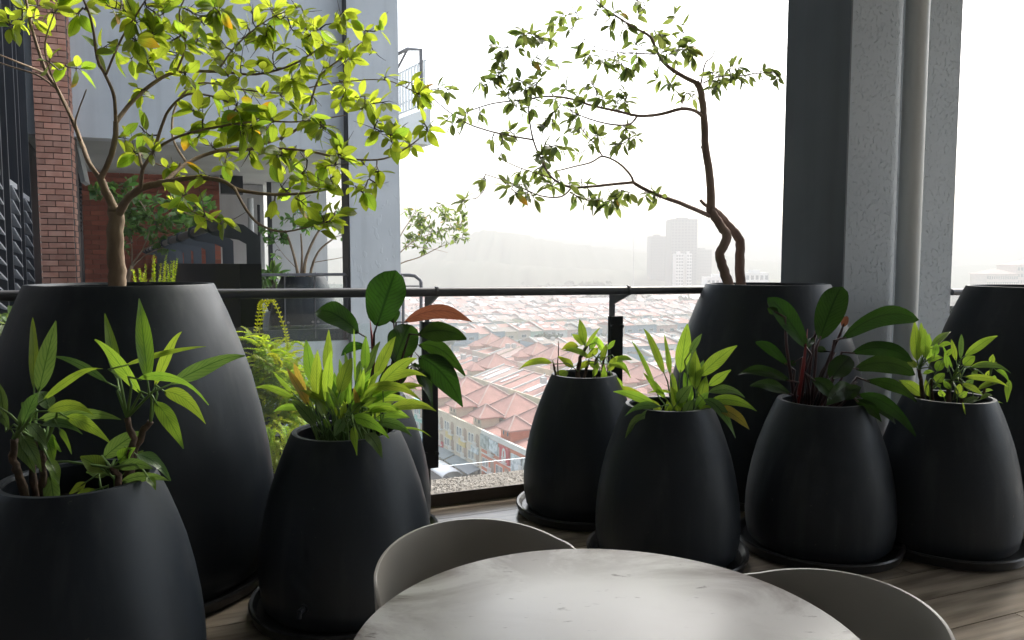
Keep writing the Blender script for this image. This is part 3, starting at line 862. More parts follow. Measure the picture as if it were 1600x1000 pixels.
cA = crop(0, 440, 1000 / 560)
potted('aglaonema', 'two tall leafy canes with drooping lime and mottled leaves at lower left', 'plant', 'A',
       [([(350, 585), (362, 500), (372, 440), (355, 380)], .010, .008, .0), ([(345, 575), (375, 470), (400, 415), (420, 390)], .011, .008, .05),
        ([(80, 607), (55, 545), (38, 500), (40, 440)], .011, .009, -.05), ([(128, 612), (118, 540), (120, 470)], .011, .008, -.02), ([(103, 608), (92, 530), (95, 440)], .010, .008, .03),
        ([(335, 590), (330, 540), (310, 520)], .010, .006, -.06)],
       [(412, 275, 388, 40, 50, dict(r=.2, b=0, t=.02, np=0)), (328, 275, 292, 85, 36, dict(r=.3)), (392, 312, 264, 140, 42, dict(r=-.5)), (345, 235, 575, 180, 18, dict(r=.2, b=.04, t=.05)),
        (300, 282, 143, 203, 24, dict(b=.07, m='leaf_varieg')), (432, 292, 506, 122, 32, dict(r=-.4)), (476, 286, 683, 194, 50, dict(b=.03, r=.25, t=.05)),
        (458, 306, 574, 390, 46, dict(b=.13, r=.3)), (434, 335, 512, 466, 48, dict(b=.08, r=.1)), (385, 272, 582, 318, 30, dict(b=.10, r=.6)),
        (95, 302, 90, 80, 28, dict(r=.3, b=0)), (108, 306, 156, 104, 52, dict(r=-.1, b=0)), (58, 412, 106, 298, 48, dict(m='leaf_varieg')), (120, 332, 287, 224, 24, dict(b=.05)),
        (110, 385, 338, 376, 46, dict(b=.05, r=.3, t=-.05)), (185, 378, 306, 448, 42, dict(b=.08)), (130, 362, 262, 360, 36, dict(b=.10, m='leaf_agla')), (80, 394, 132, 462, 36, dict(m='leaf_varieg')),
        (38, 424, 97, 524, 48, dict(m='leaf_varieg', r=.1)), (60, 428, 116, 522, 38, dict(m='leaf_varieg')), (140, 540, 160, 672, 48, dict(m='leaf_varieg', np=0, t=-.05)), (12, 384, -2, 280, 34, dict(m='leaf_varieg')),
        (165, 410, 200, 478, 18, dict(b=.10)), (135, 495, 165, 560, 38), (140, 355, 110, 300, 50, dict(m='leaf_varieg', d=.06)), (125, 420, 150, 500, 44, dict(d=.05)),
        (292, 528, 224, 488, 58, dict(m='leaf_agla', r=.3)), (268, 582, 195, 610, 30), (288, 492, 402, 414, 54, dict(m='leaf_varieg', r=-.3)), (330, 502, 376, 462, 46), (328, 520, 428, 522, 38, dict(m='leaf_varieg', b=.12)),
        (380, 482, 476, 548, 42, dict(m='leaf_varieg', b=.12)), (338, 558, 472, 552, 34, dict(m='leaf_varieg', b=.10)), (240, 560, 193, 592, 28), (412, 545, 434, 578, 26), (300, 540, 240, 530, 40, dict(m='leaf_varieg', d=.08)),
        (350, 530, 400, 470, 40, dict(m='leaf_varieg', d=.1)), (90, 440, 30, 480, 40, dict(m='leaf_varieg', d=.1)), (105, 430, 170, 470, 36, dict(d=.08)), (115, 400, 230, 420, 30, dict(b=.1, m='leaf_varieg')), (100, 390, 60, 330, 36, dict(m='leaf_varieg', d=.1)),
        (5, 370, 25, 410, 26, dict(m='leaf_varieg'))],
       cA, [((330, 570), .02)], ['leaf_agla', 'leaf_varieg'], 11)

cB = crop(400, 480, 4.0)
LB = [(350, 480, 312, 180, 82, dict(r=-.2, b=.0)), (440, 420, 455, 135, 70, dict(r=.3, b=0)), (375, 560, 385, 265, 82, dict(d=-.05)), (440, 600, 470, 260, 80, dict(d=-.03)), (520, 540, 600, 300, 100, dict(d=-.08, r=.1)),
      (680, 390, 685, 170, 66, dict(r=.1)), (745, 440, 872, 160, 84, dict(r=-.1, t=.05)), (770, 490, 1005, 295, 92, dict(r=.2, b=.05)), (800, 470, 1065, 412, 62, dict(b=.10)), (330, 615, 185, 370, 66, dict(m='leaf_yellow', d=-.04)),
      (310, 560, 235, 340, 60, dict(m='leaf_yellow', d=.03)), (240, 570, -5, 480, 50, dict(b=.05)), (285, 630, 105, 640, 50, dict(b=.06)), (375, 745, 215, 565, 80, dict(m='leaf_varieg', d=-.10, r=.2)),
      (235, 540, 100, 395, 34), (350, 600, 320, 490, 46, dict(m='leaf_yellow')), (520, 640, 445, 490, 44, dict(d=-.1)), (680, 440, 775, 205, 66, dict(m='leaf_varieg', r=-.5)), (640, 620, 610, 500, 40, dict(m='leaf_yellow', d=-.1)),
      (620, 560, 715, 410, 84, dict(d=-.06)), (690, 510, 1035, 560, 66, dict(b=.10, d=-.06)), (860, 515, 1045, 488, 50, dict(b=.05)), (830, 635, 1128, 632, 82, dict(b=.06, d=-.1, t=-.1)), (700, 590, 985, 590, 60, dict(b=.10, d=-.02)),
      (690, 630, 960, 690, 70, dict(b=.10, d=-.1)), (600, 690, 832, 805, 90, dict(b=.09, d=-.14, t=-.1)), (740, 700, 950, 690, 54, dict(b=.08, d=-.05)), (760, 720, 975, 790, 76, dict(b=.10, m='leaf_varieg', d=-.08)),
      (690, 790, 790, 935, 90, dict(b=.12, d=-.2, t=-.04, m='leaf_varieg')), (610, 745, 630, 912, 62, dict(b=.06, d=-.2, t=-.03)), (545, 700, 490, 805, 80, dict(d=-.16, t=-.03, m='leaf_varieg')), (600, 660, 668, 592, 60, dict(d=-.12)),
      (560, 600, 520, 310, 60, dict(d=.08)), (590, 560, 555, 260, 46, dict(d=.1)), (640, 500, 650, 320, 60, dict(m='leaf_varieg', d=.08)), (480, 640, 440, 520, 60, dict(d=-.1)), (430, 690, 370, 560, 56, dict(d=-.12)),
      (720, 560, 820, 470, 50), (780, 560, 1010, 500, 50, dict(b=.1, d=.05)), (660, 610, 760, 560, 60, dict(d=-.1)), (540, 700, 560, 590, 50, dict(d=-.12)), (410, 560, 420, 380, 60, dict(d=.06)), (500, 600, 490, 400, 60, dict(d=.06)),
      (700, 660, 900, 640, 54, dict(b=.1, d=-.12)), (880, 760, 1095, 795, 16, dict(b=.08)), (620, 480, 612, 130, 18, dict(s='strap', d=.0)), (350, 640, 300, 530, 44, dict(d=.06)), (460, 760, 420, 690, 40, dict(d=-.1)), (640, 720, 720, 640, 54, dict(d=-.1))]
rb = random.Random(99)
for i in range(30):
    bx_ = rb.uniform(400, 700); ang = (bx_ - 550) / 150 * .9 + rb.uniform(-.5, .5); ln_ = rb.uniform(150, 270); by_ = rb.uniform(560, 720)
    LB.append((bx_, by_, bx_ + math.sin(ang) * ln_, by_ - math.cos(ang) * ln_, rb.uniform(40, 70), dict(d=rb.uniform(-.1, .14))))
potted('aglaonema', 'dense fountain of lime and yellowing lance leaves filling the planter with the tap', 'plant', 'B', [], LB, cB,
       [((400 + 42 * k, 770), (-.08 + .05 * (k % 4))) for k in range(9)], ['leaf_agla', 'leaf_agla'], 12)

cC = crop(380, 400, 1000 / 600)
LC = [(348, 182, 398, 34, 108, dict(s='obov', b=.0, r=-.35, f=.28, t=.03)), (300, 200, 187, 134, 66, dict(s='obov', b=.10, r=.4)), (420, 172, 598, 170, 44, dict(s='oval', b=.16, m='leaf_bronze', r=.5, t=-.03)),
      (393, 280, 436, 172, 80, dict(s='obov', r=.2, t=.05)), (455, 205, 582, 214, 56, dict(s='oval', b=.12, r=.4)), (458, 232, 578, 308, 48, dict(s='oval', b=.17, r=.5)), (458, 262, 572, 382, 72, dict(s='oval', b=.12, r=.2)),
      (440, 282, 492, 386, 50, dict(s='oval', b=.16, r=-.7)), (392, 175, 388, 138, 40, dict(s='oval', b=.2)), (325, 240, 255, 255, 26, dict(b=.2)), (415, 195, 380, 250, 40, dict(s='oval', b=.2, d=.1)), (430, 290, 350, 340, 60, dict(s='oval', d=.06))]
pC = potted('rubber_plant', 'broad-leaved dark green plant with one bronze leaf, rising behind the lime clump', 'plant', 'C', [], LC, cC,
            [((345, 440), 0), ((360, 440), .04), ((330, 440), -.03)], ['leaf_rubber'], 13, 'obov', 'petiole_dark', hi=True, petr=.006, depth_k=.25)
sh_ = MB().tube([W(*cC(340, 300), 3.5), W(*cC(338, 240), 3.5), W(*cC(330, 164), 3.5)], [.008, .009, .001], 8).build('leaf_sheath', M['spathe'], pC, True)

cD = crop(800, 420, 1000 / 480)
LD = [(236, 248, 220, 158, 32, dict(r=.2)), (240, 255, 287, 188, 14), (242, 246, 195, 212, 30), (216, 252, 160, 262, 28, dict(b=.12)), (130, 306, 22, 322, 28, dict(b=.10, r=.4)), (200, 322, 150, 285, 28), (182, 335, 120, 392, 36, dict(b=.14)),
      (280, 258, 240, 292, 26), (298, 274, 264, 213, 26), (308, 262, 337, 228, 20), (330, 300, 396, 294, 24, dict(b=.08)), (342, 300, 386, 352, 22, dict(b=.1)), (300, 388, 300, 308, 26, dict(d=-.08)), (315, 350, 366, 388, 20, dict(b=.1)),
      (252, 290, 165, 262, 26, dict(r=.5)), (318, 320, 345, 282, 24), (335, 388, 462, 440, 30, dict(b=.06)), (255, 262, 280, 220, 22), (280, 320, 245, 300, 26, dict(d=.06)), (310, 330, 340, 300, 26), (265, 350, 280, 300, 22, dict(d=-.06)),
      (290, 300, 310, 240, 22), (250, 300, 215, 330, 24), (320, 360, 362, 372, 20, dict(b=.1)), (325, 310, 372, 330, 22, dict(b=.1))]
potted('aglaonema', 'sparse spindly canes with few small lime leaves by the glass', 'plant', 'D',
       [([(215, 388), (214, 340), (222, 290), (245, 250)], .013, .008, .0), ([(290, 388), (292, 340), (300, 290)], .009, .006, .03), ([(155, 378), (140, 335), (135, 310)], .007, .005, -.05), ([(240, 388), (236, 350), (250, 300)], .010, .006, .05),
        ([(262, 388), (268, 340), (275, 290)], .008, .006, -.04), ([(315, 385), (320, 340), (318, 310)], .008, .005, .06), ([(150, 375), (149, 300), (151, 236)], .004, .002, -.02)],
       LD, cD, [], ['leaf_agla', 'leaf_lime'], 14, petr=.0025)

LE = [(548, 338, 572, 166, 54, dict(r=.15, b=0)), (496, 342, 428, 178, 30, dict(r=.4)), (470, 400, 390, 233, 20, dict(r=.6, s='strap')), (515, 348, 496, 213, 22, dict(r=.5)), (578, 274, 618, 210, 26), (610, 350, 733, 246, 50, dict(r=.1, b=.03)),
      (640, 380, 713, 326, 36), (598, 392, 596, 268, 46, dict(r=-.2)), (568, 345, 598, 258, 38, dict(m='leaf_varieg', d=.08)), (640, 402, 758, 410, 36, dict(b=.10, m='leaf_varieg')), (645, 430, 797, 458, 40, dict(b=.10, d=-.06)),
      (672, 452, 774, 520, 46, dict(m='leaf_yellow', b=.08, d=-.1)), (625, 425, 728, 546, 40, dict(b=.18, m='leaf_varieg', d=-.1)), (612, 430, 632, 348, 42), (540, 436, 585, 378, 44, dict(m='leaf_varieg', d=-.08)), (500, 422, 428, 338, 28),
      (462, 440, 330, 394, 34, dict(b=.03)), (480, 448, 368, 468, 28, dict(b=.10, m='leaf_varieg', d=-.1)), (440, 478, 368, 542, 38, dict(b=.14, m='leaf_varieg', d=-.14)), (520, 404, 440, 405, 12), (512, 480, 505, 428, 30), (560, 452, 530, 398, 36, dict(d=-.05)),
      (580, 440, 560, 330, 36, dict(d=.06)), (545, 470, 520, 380, 34), (600, 450, 640, 400, 40, dict(d=-.1)), (530, 430, 520, 330, 30, dict(d=.05)), (560, 480, 590, 420, 36, dict(d=-.12)), (650, 450, 700, 430, 30), (610, 470, 650, 445, 34, dict(d=-.1)),
      (485, 470, 440, 420, 28, dict(d=.05)), (590, 380, 625, 290, 34, dict(d=.08, m='leaf_varieg')), (470, 475, 400, 500, 30, dict(b=.15, m='leaf_varieg', d=-.12))]
potted('aglaonema', 'upright lime-leaved clump with one leaf browning, in the middle planter', 'plant', 'E', [], LE, cD, [((500 + 18 * k, 486), -.06 + .04 * (k % 4)) for k in range(7)], ['leaf_agla', 'leaf_varieg'], 15)

cF = crop(1140, 430, 1000 / 270)
LF = [(440, 415, 222, 106, 118, dict(s='obov', r=.25, b=.04)), (520, 372, 650, 45, 165, dict(s='obov', r=.1, t=.04)), (655, 365, 1095, 250, 125, dict(s='obov', b=.17, r=.45, t=-.04)), (705, 450, 1060, 478, 100, dict(s='obov', b=.14, r=.5)),
      (728, 540, 1075, 560, 120, dict(s='obov', b=.13, r=.25)), (790, 610, 1085, 715, 75, dict(s='oval', b=.10, r=.4)), (335, 520, 150, 375, 66, dict(s='obov', b=.08)), (345, 610, 48, 552, 70, dict(s='oval', b=.08, r=.4)),
      (350, 690, 118, 635, 72, dict(s='oval', b=.09, r=.3)), (585, 600, 700, 470, 130, dict(s='obov', r=-.3, d=-.1)), (740, 690, 1080, 915, 85, dict(s='oval', b=.15, r=.4, d=-.12)), (730, 720, 880, 850, 72, dict(s='oval', b=.15, d=-.15)),
      (700, 640, 560, 740, 110, dict(s='oval', b=.08, d=-.12)), (760, 720, 960, 850, 70, dict(s='oval', b=.14, d=-.1)), (280, 220, 220, 185, 50, dict(s='oval')), (480, 360, 440, 430, 60, dict(s='oval', d=.1)), (480, 600, 620, 730, 90, dict(s='oval', d=-.15, b=.1)),
      (655, 300, 680, 235, 40, dict(m='leaf_bronze', d=.08)), (560, 440, 500, 430, 40, dict(d=.1)), (640, 720, 760, 640, 80, dict(s='oval', d=-.15)), (380, 500, 350, 520, 40, dict(d=.1))]
pF = potted('rubber_plant', 'big dark paddle leaves around a red sheath before the rough pier', 'plant', 'F', [], LF, cF,
            [((400, 760), 0), ((430, 765), .04), ((460, 765), -.04), ((480, 770), .02), ((380, 755), .02)], ['leaf_rubber'], 16, 'obov', 'petiole_dark', hi=True, petr=.007, depth_k=.3)
MB().tube([W(*cF(395, 750), 3.38), W(*cF(405, 660), 3.38), W(*cF(428, 520), 3.38), W(*cF(452, 310), 3.38)], [.006, .010, .008, .001], 10).build('red_sheath', M['spathe'], pF, True)

cG = crop(1380, 480, 5.0)
LG = [(265, 420, 245, 105, 96, dict(r=.1, b=0)), (300, 380, 295, 118, 70, dict(d=.05)), (330, 400, 325, 165, 76, dict(d=-.03)), (360, 440, 360, 190, 66), (375, 300, 528, 185, 60, dict(t=.06)), (400, 380, 420, 270, 60), (350, 420, 470, 385, 50, dict(b=.06)),
      (430, 310, 545, 285, 44, dict(b=.12)), (490, 380, 545, 320, 44), (570, 420, 532, 238, 46), (605, 400, 612, 192, 44, dict(m='leaf_varieg', r=.2)), (640, 380, 895, 212, 78, dict(r=.1)), (625, 450, 718, 375, 86, dict(r=.2, d=-.06)),
      (680, 470, 890, 430, 44, dict(b=.04)), (845, 440, 858, 365, 48), (690, 468, 1000, 490, 56, dict(m='leaf_varieg', b=.10)), (640, 545, 980, 600, 56, dict(b=.06, d=-.06)), (880, 492, 990, 590, 40, dict(b=.2)), (985, 570, 968, 728, 56, dict(np=1, t=-.05)),
      (620, 600, 785, 690, 56, dict(b=.06, d=-.1)), (740, 640, 930, 590, 50), (300, 690, 120, 560, 96, dict(r=.2)), (260, 470, 170, 400, 60), (420, 500, 470, 400, 80), (415, 590, 480, 510, 90, dict(d=-.05)), (500, 480, 480, 350, 40), (540, 480, 460, 280, 24, dict(s='strap')),
      (560, 560, 600, 500, 60), (580, 680, 600, 590, 60, dict(d=-.06)), (590, 700, 665, 660, 60, dict(d=-.1)), (630, 750, 750, 700, 70, dict(m='leaf_varieg', d=-.1)), (420, 620, 450, 600, 40), (620, 740, 648, 865, 14, dict(d=-.2, np=1, t=0)), (740, 750, 938, 740, 18, dict(b=.04, np=1)),
      (700, 500, 735, 530, 60, dict(m='leaf_varieg')), (810, 540, 830, 490, 40), (360, 700, 330, 560, 60, dict(d=.05)), (470, 700, 440, 640, 60), (310, 520, 400, 500, 40, dict(b=.1)), (780, 660, 860, 650, 30), (760, 720, 855, 680, 36), (860, 570, 870, 530, 40),
      (640, 620, 710, 560, 60, dict(m='leaf_varieg')), (520, 640, 470, 560, 50, dict(d=-.05))]
potted('aglaonema', 'low bushy lime-leaved plant in the planter before the drain pipe', 'plant', 'G',
       [([(320, 725), (300, 600), (275, 480)], .010, .007, 0), ([(520, 750), (505, 640), (540, 570)], .011, .008, -.03), ([(400, 740), (380, 650), (370, 560)], .009, .006, .05), ([(610, 750), (620, 660), (600, 560)], .009, .006, .03), ([(770, 735), (790, 640), (830, 560)], .006, .004, .04)],
       LG, cG, [], ['leaf_agla', 'leaf_agla'], 17, petr=.0025)

# ------------------------------------------------------------------ trees
def leaf_protos(m, name, ln, asp, seed):
    out = []
    for k in range(6):
        rr = random.Random(seed + k)
        vs, fs, uv = [], [], []
        n = 6; bendz = rr.uniform(-.05, .28); fold = rr.uniform(.05, .35); tw = rr.uniform(-.3, .3)
        for i in range(n + 1):
            v = i / n
            w = max(.02, math.sin(math.pi * v ** .95) ** .75) * asp / 2 if 0 < i < n else .01
            y = v; z = -bendz * v * v
            for x in (-1, 0, 1):
                vs.append(V(w * x * math.cos(tw * v), y, z + fold * w * abs(x) + w * x * math.sin(tw * v)) * ln); uv.append((x / 2 + .5, v))
        for i in range(n):
            for j in range(2):
                a = i * 3 + j; fs.append((a, a + 1, a + 4, a + 3))
        out.append((MB().add(vs, fs, uv).mesh(name, m, True), vs, fs, uv))
    return out

def spline(P, per=6):
    out = []
    n = len(P)
    for i in range(n - 1):
        p0, p1, p2, p3 = P[max(0, i - 1)], P[i], P[i + 1], P[min(n - 1, i + 2)]
        for k in range(per):
            t = k / per
            out.append(.5 * ((2 * p1) + (p2 - p0) * t + (2 * p0 - 5 * p1 + 4 * p2 - p3) * t * t + (3 * p1 - p0 - 3 * p2 + p3) * t ** 3))
    out.append(P[-1].copy())
    return out

BR = .68
def tree(name, label, base, Y, trunks, branches, clusters, lm, ln, asp, bark, seed, nleaf=(4, 6), droop=.25, dspread=.14, indiv=300, twig_r=.0035, splay=1.0, leafname='leaf', group=None):
    rr = random.Random(seed)
    root = thing(name, base, label, 'tree', group)
    nodes = []
    def poly(pts, r0, r1, part):
        P = [W(p[0], p[1], Y + (p[2] if len(p) > 2 else 0)) for p in pts]
        Q = spline(P, 5)
        Q = [q + V(rr.uniform(-1, 1), rr.uniform(-1, 1), rr.uniform(-1, 1)) * r1 * .13 if 0 < i < len(Q) - 1 else q for i, q in enumerate(Q)]
        k = len(Q) - 1
        rad = [r0 + (r1 - r0) * (i / k) for i in range(k + 1)]
        rad = [r * rr.uniform(.98, 1.03) for r in rad]
        MB().tube(Q, rad, 12 if r0 > .015 else 8).build(part, M[bark], root, True)
        return Q
    for pts, r0, r1 in trunks: poly(pts, r0, r1, 'trunk')
    for pts, r0, r1 in branches:
        Q = poly(pts, r0 * BR, r1 * BR, 'branch')
        nodes += Q[len(Q) // 4:]
    tw = MB()
    leaves = []
    def proj(p): return V(p.x / p.y, (p.z - EYE) / p.y, 0)
    todo = [(c, W(c[0], c[1], Y)) for c in clusters]
    npj = [proj(n) for n in nodes]
    rem = []
    def near(q, i0, best):
        for i in range(i0, len(npj)):
            p = npj[i]; ddx = p.x - q.x; ddy = p.y - q.y; dd = ddx * ddx + ddy * ddy
            if dd < best[0]: best = (dd, i)
        return best
    for c, w in todo:
        q = proj(w)
        rem.append([c, q, near(q, 0, (1e9, 0))])
    while rem:
        ri = min(range(len(rem)), key=lambda k: rem[k][2][0])
        r_ = rem.pop(ri)
        dd, i = r_[2]
        s = nodes[i]
        dist = math.sqrt(dd) * s.y
        yy = s.y + rr.gauss(0, dspread) * min(1, .35 + dist / .25)
        yy = max(Y - .75, min(Y + .75, yy))
        e = W(r_[0][0], r_[0][1], yy)
        k = max(2, min(6, int((e - s).length / .06)))
        side = (e - s).cross(V(rr.uniform(-1, 1), rr.uniform(-1, 1), rr.uniform(-1, 1)))
        side = side.normalized() * (e - s).length * rr.uniform(.05, .16) if side.length > 0 else V(0, 0, 0)
        pts = []
        for j in range(k + 1):
            f = j / k
            pts.append(s.lerp(e, f) + side * math.sin(math.pi * f) + V(rr.uniform(-1, 1), rr.uniform(-1, 1), rr.uniform(-1, 1)) * .006 * (0 < j < k))
        tw.tube(pts, [twig_r * (1 - .55 * j / k) for j in range(k + 1)], 5, False)
        i0 = len(npj)
        nodes += pts[1:]; npj += [proj(p) for p in pts[1:]]
        for x in rem: x[2] = near(x[1], i0, x[2])
        td = (pts[-1] - pts[-2]).normalized()
        for q in range(rr.randint(*nleaf)):
            a = rr.uniform(0, 6.28)
            o = td.orthogonal().normalized(); o2 = td.cross(o)
            side_d = o * math.cos(a) + o2 * math.sin(a)
            di = (td * rr.uniform(.25, .8) + side_d * splay * rr.uniform(.6, 1) + UP * rr.uniform(-droop * 1.6, droop * .2)).normalized()
            pos = pts[-1] - td * rr.uniform(0, .05)
            # blade tends to face the sky
            nrm = (UP * rr.uniform(.3, 1.2) + V(rr.gauss(0, .6), rr.gauss(0, .6), 0)).normalized()
            xx = di.cross(nrm)
            if xx.length < .05: xx = di.orthogonal()
            xx.normalize(); nz = xx.cross(di)
            sc_ = rr.uniform(.6, 1.15)
            st = pos + di * .008
            tw.tube([pos, st + di * .006], [.0012, .0010], 4, False)
            mtx = Matrix(((xx.x, di.x, nz.x, st.x), (xx.y, di.y, nz.y, st.y), (xx.z, di.z, nz.z, st.z), (0, 0, 0, 1))) @ Matrix.Diagonal((sc_, sc_, sc_, 1))
            leaves.append((mtx, rr.randrange(6), sc_ / st.y))
        # bare side twigs
        for _q in range(rr.choice((0, 1, 2))):
            a = pts[len(pts) // 2]
            b_ = a + (td + V(rr.uniform(-1, 1), rr.uniform(-1, 1), rr.uniform(-.6, 1))).normalized() * rr.uniform(.04, .12)
            tw.tube([a, a.lerp(b_, .5) + V(0, 0, rr.uniform(-.01, .01)), b_], [twig_r * .5, twig_r * .4, twig_r * .2], 4, False)
    tw.build('twigs', M['twig'], root, True)
    protos = leaf_protos(M[lm], leafname, ln, asp, seed)
    leaves.sort(key=lambda a: -a[2])
    ro = root.location
    for mtx, k, _ in leaves[:indiv]:
        o = bpy.data.objects.new(leafname, protos[k][0]); COL.objects.link(o)
        o.parent = root
        mm = mtx.copy(); mm.translation = mm.translation - ro
        o.matrix_basis = mm
    if len(leaves) > indiv:
        b = MB()
        for mtx, k, _ in leaves[indiv:]:
            b.add([mtx @ v for v in protos[k][1]], protos[k][2], protos[k][3])
        tag(b.build('foliage', M[lm], root, True), kind='stuff')
    return root

rr_ = random.Random(3)
cl1 = [(10, 20), (25, 35), (35, 15), (15, 45), (60, 10), (80, 15), (115, 22), (95, 5), (77, 91), (103, 101), (125, 108), (165, 72), (180, 80), (205, 92), (215, 35), (205, 25), (238, 55), (225, 65), (255, 22), (240, 18), (165, 8), (190, 2),
       (230, 92), (265, 65), (278, 58), (300, 20), (340, 15), (355, 35), (345, 62), (240, 110), (250, 88), (215, 138), (225, 205), (238, 238), (208, 235), (290, 115), (300, 130), (330, 90), (350, 98), (362, 80), (377, 60), (390, 45), (340, 130),
       (360, 142), (385, 145), (300, 172), (318, 185), (295, 205), (365, 182), (372, 205), (310, 215), (330, 222), (345, 202), (280, 272), (312, 274), (390, 170), (395, 200), (285, 305), (278, 322), (305, 325), (262, 258), (352, 348), (318, 330),
       (335, 12), (350, 28), (390, 5), (430, 10), (440, 30), (455, 45), (460, 8), (395, 35), (420, 42), (480, 28), (500, 45), (505, 65), (510, 78), (530, 35), (537, 18), (535, 75), (545, 82), (570, 48), (575, 65), (577, 86), (550, 92), (605, 120),
       (430, 80), (452, 76), (500, 115), (512, 108), (455, 122), (440, 128), (490, 150), (540, 140), (550, 152), (570, 150), (582, 162), (560, 172), (372, 160), (377, 185), (382, 215), (400, 180), (422, 170), (410, 150), (460, 170), (482, 185), (500, 195),
       (590, 188), (602, 205), (585, 200), (612, 222), (622, 212), (633, 198), (640, 226), (520, 228), (532, 242), (507, 260), (517, 280), (455, 252), (462, 243), (430, 240), (422, 260), (570, 258), (592, 268), (577, 280), (555, 290), (597, 290),
       (480, 250), (476, 266), (470, 282), (522, 276), (455, 292), (462, 310), (478, 322), (500, 332), (512, 345), (523, 338), (490, 348), (528, 332), (430, 325), (642, 130), (652, 145), (657, 190), (668, 202), (410, 110), (470, 100), (415, 205), (440, 215), (350, 260), (390, 245),
       (310, 60), (320, 40), (405, 65), (475, 60), (545, 115), (525, 160), (440, 150), (475, 135), (330, 150), (275, 90), (285, 35), (55, 30), (130, 12)]
treeL = tree('lime_leaved_tree', 'spreading tree with bright lime leaves growing from the very large left planter', (-1.57, 3.05, 1.07), 3.05,
     [([(186, 470), (184, 440), (181, 395), (181, 345), (181, 325)], .035, .029)],
     [([(181, 332), (168, 306), (157, 278)], .027, .020), ([(157, 280), (140, 256), (127, 222, .1), (113, 187, .15), (90, 140, .2), (72, 112, .2), (55, 62, .22), (44, 18, .25), (36, -30, .28)], .015, .007),
      ([(127, 222, .1), (118, 195, .05), (122, 175, -.05), (135, 140, -.15)], .007, .003), ([(72, 115, .2), (45, 104, .1), (15, 92, 0), (-40, 70, -.1)], .008, .004), ([(90, 140, .2), (60, 118, .3), (20, 105, .35), (-30, 88, .4)], .007, .004),
      ([(113, 187, .15), (95, 150, 0), (70, 80, -.15), (85, 20, -.2)], .006, .003),
      ([(157, 280), (172, 248, -.05), (180, 215, -.08), (181, 190, -.08)], .017, .014), ([(181, 190, -.08), (178, 150, -.2), (165, 118, -.3), (152, 92, -.32), (146, 50, -.38), (138, 18, -.4), (122, -20, -.45)], .010, .005),
      ([(181, 192, -.08), (205, 160, 0), (240, 130, .05), (275, 113, .1), (340, 112, .15), (400, 116, .2), (455, 102, .2), (500, 75, .2)], .013, .005), ([(165, 118, -.3), (190, 60, -.4), (215, 20, -.45), (240, -20, -.5)], .006, .003),
      ([(275, 113, .1), (290, 70, 0), (280, 20, -.1), (300, -20, -.1)], .007, .003), ([(340, 112, .15), (370, 70, .25), (420, 30, .3), (470, 10, .35)], .006, .003),
      ([(183, 338), (200, 310, -.05), (222, 294, -.08), (256, 285, -.1)], .025, .018), ([(220, 296, -.08), (223, 265, -.2), (240, 236, -.25), (250, 205, -.3), (264, 172, -.3), (292, 148, -.3), (330, 150, -.3), (370, 165, -.35)], .011, .004),
      ([(222, 262, -.2), (218, 240, -.1), (230, 250, 0), (262, 262, .1)], .008, .004),
      ([(250, 286, -.1), (300, 278, -.15), (345, 282, -.2), (375, 297, -.22), (430, 304, -.22), (490, 300, -.25), (530, 290, -.25)], .015, .005), ([(366, 293, -.22), (385, 328, -.3), (405, 350, -.3), (440, 362, -.3), (485, 354, -.3), (515, 345, -.3)], .008, .003),
      ([(256, 286, -.1), (292, 255, .05), (340, 236, .15), (400, 228, .2), (458, 206, .25), (480, 175, .25), (500, 120, .3), (535, 90, .3), (560, 70, .3)], .013, .004), ([(340, 236, .15), (420, 232, .05), (480, 236, 0), (540, 248, 0), (600, 248, .02), (640, 228, .05), (668, 205, .05)], .009, .003),
      ([(240, 236, -.25), (275, 215, -.35), (330, 200, -.4), (400, 190, -.4), (470, 190, -.4), (540, 180, -.4)], .008, .003), ([(292, 255, .05), (270, 215, .2), (275, 165, .3), (310, 130, .35), (380, 140, .4), (440, 145, .4), (520, 130, .4), (600, 125, .4), (650, 145, .4)], .008, .003),
      ([(300, 278, -.15), (290, 310, -.25), (300, 330, -.3), (345, 350, -.35)], .005, .0025), ([(282, 255, .0), (265, 300, .2), (285, 330, .3), (330, 345, .3)], .005, .0025)],
     cl1 + [(x + rr_.uniform(-28, 28), y + rr_.uniform(-22, 22)) for x, y in rr_.sample([c for c in cl1 if c[0] > 200 and c[1] < 300], 55)], 'leaf_lime', .076, .5, 'bark', 21, (4, 7), .25, .16, 300, .0036)

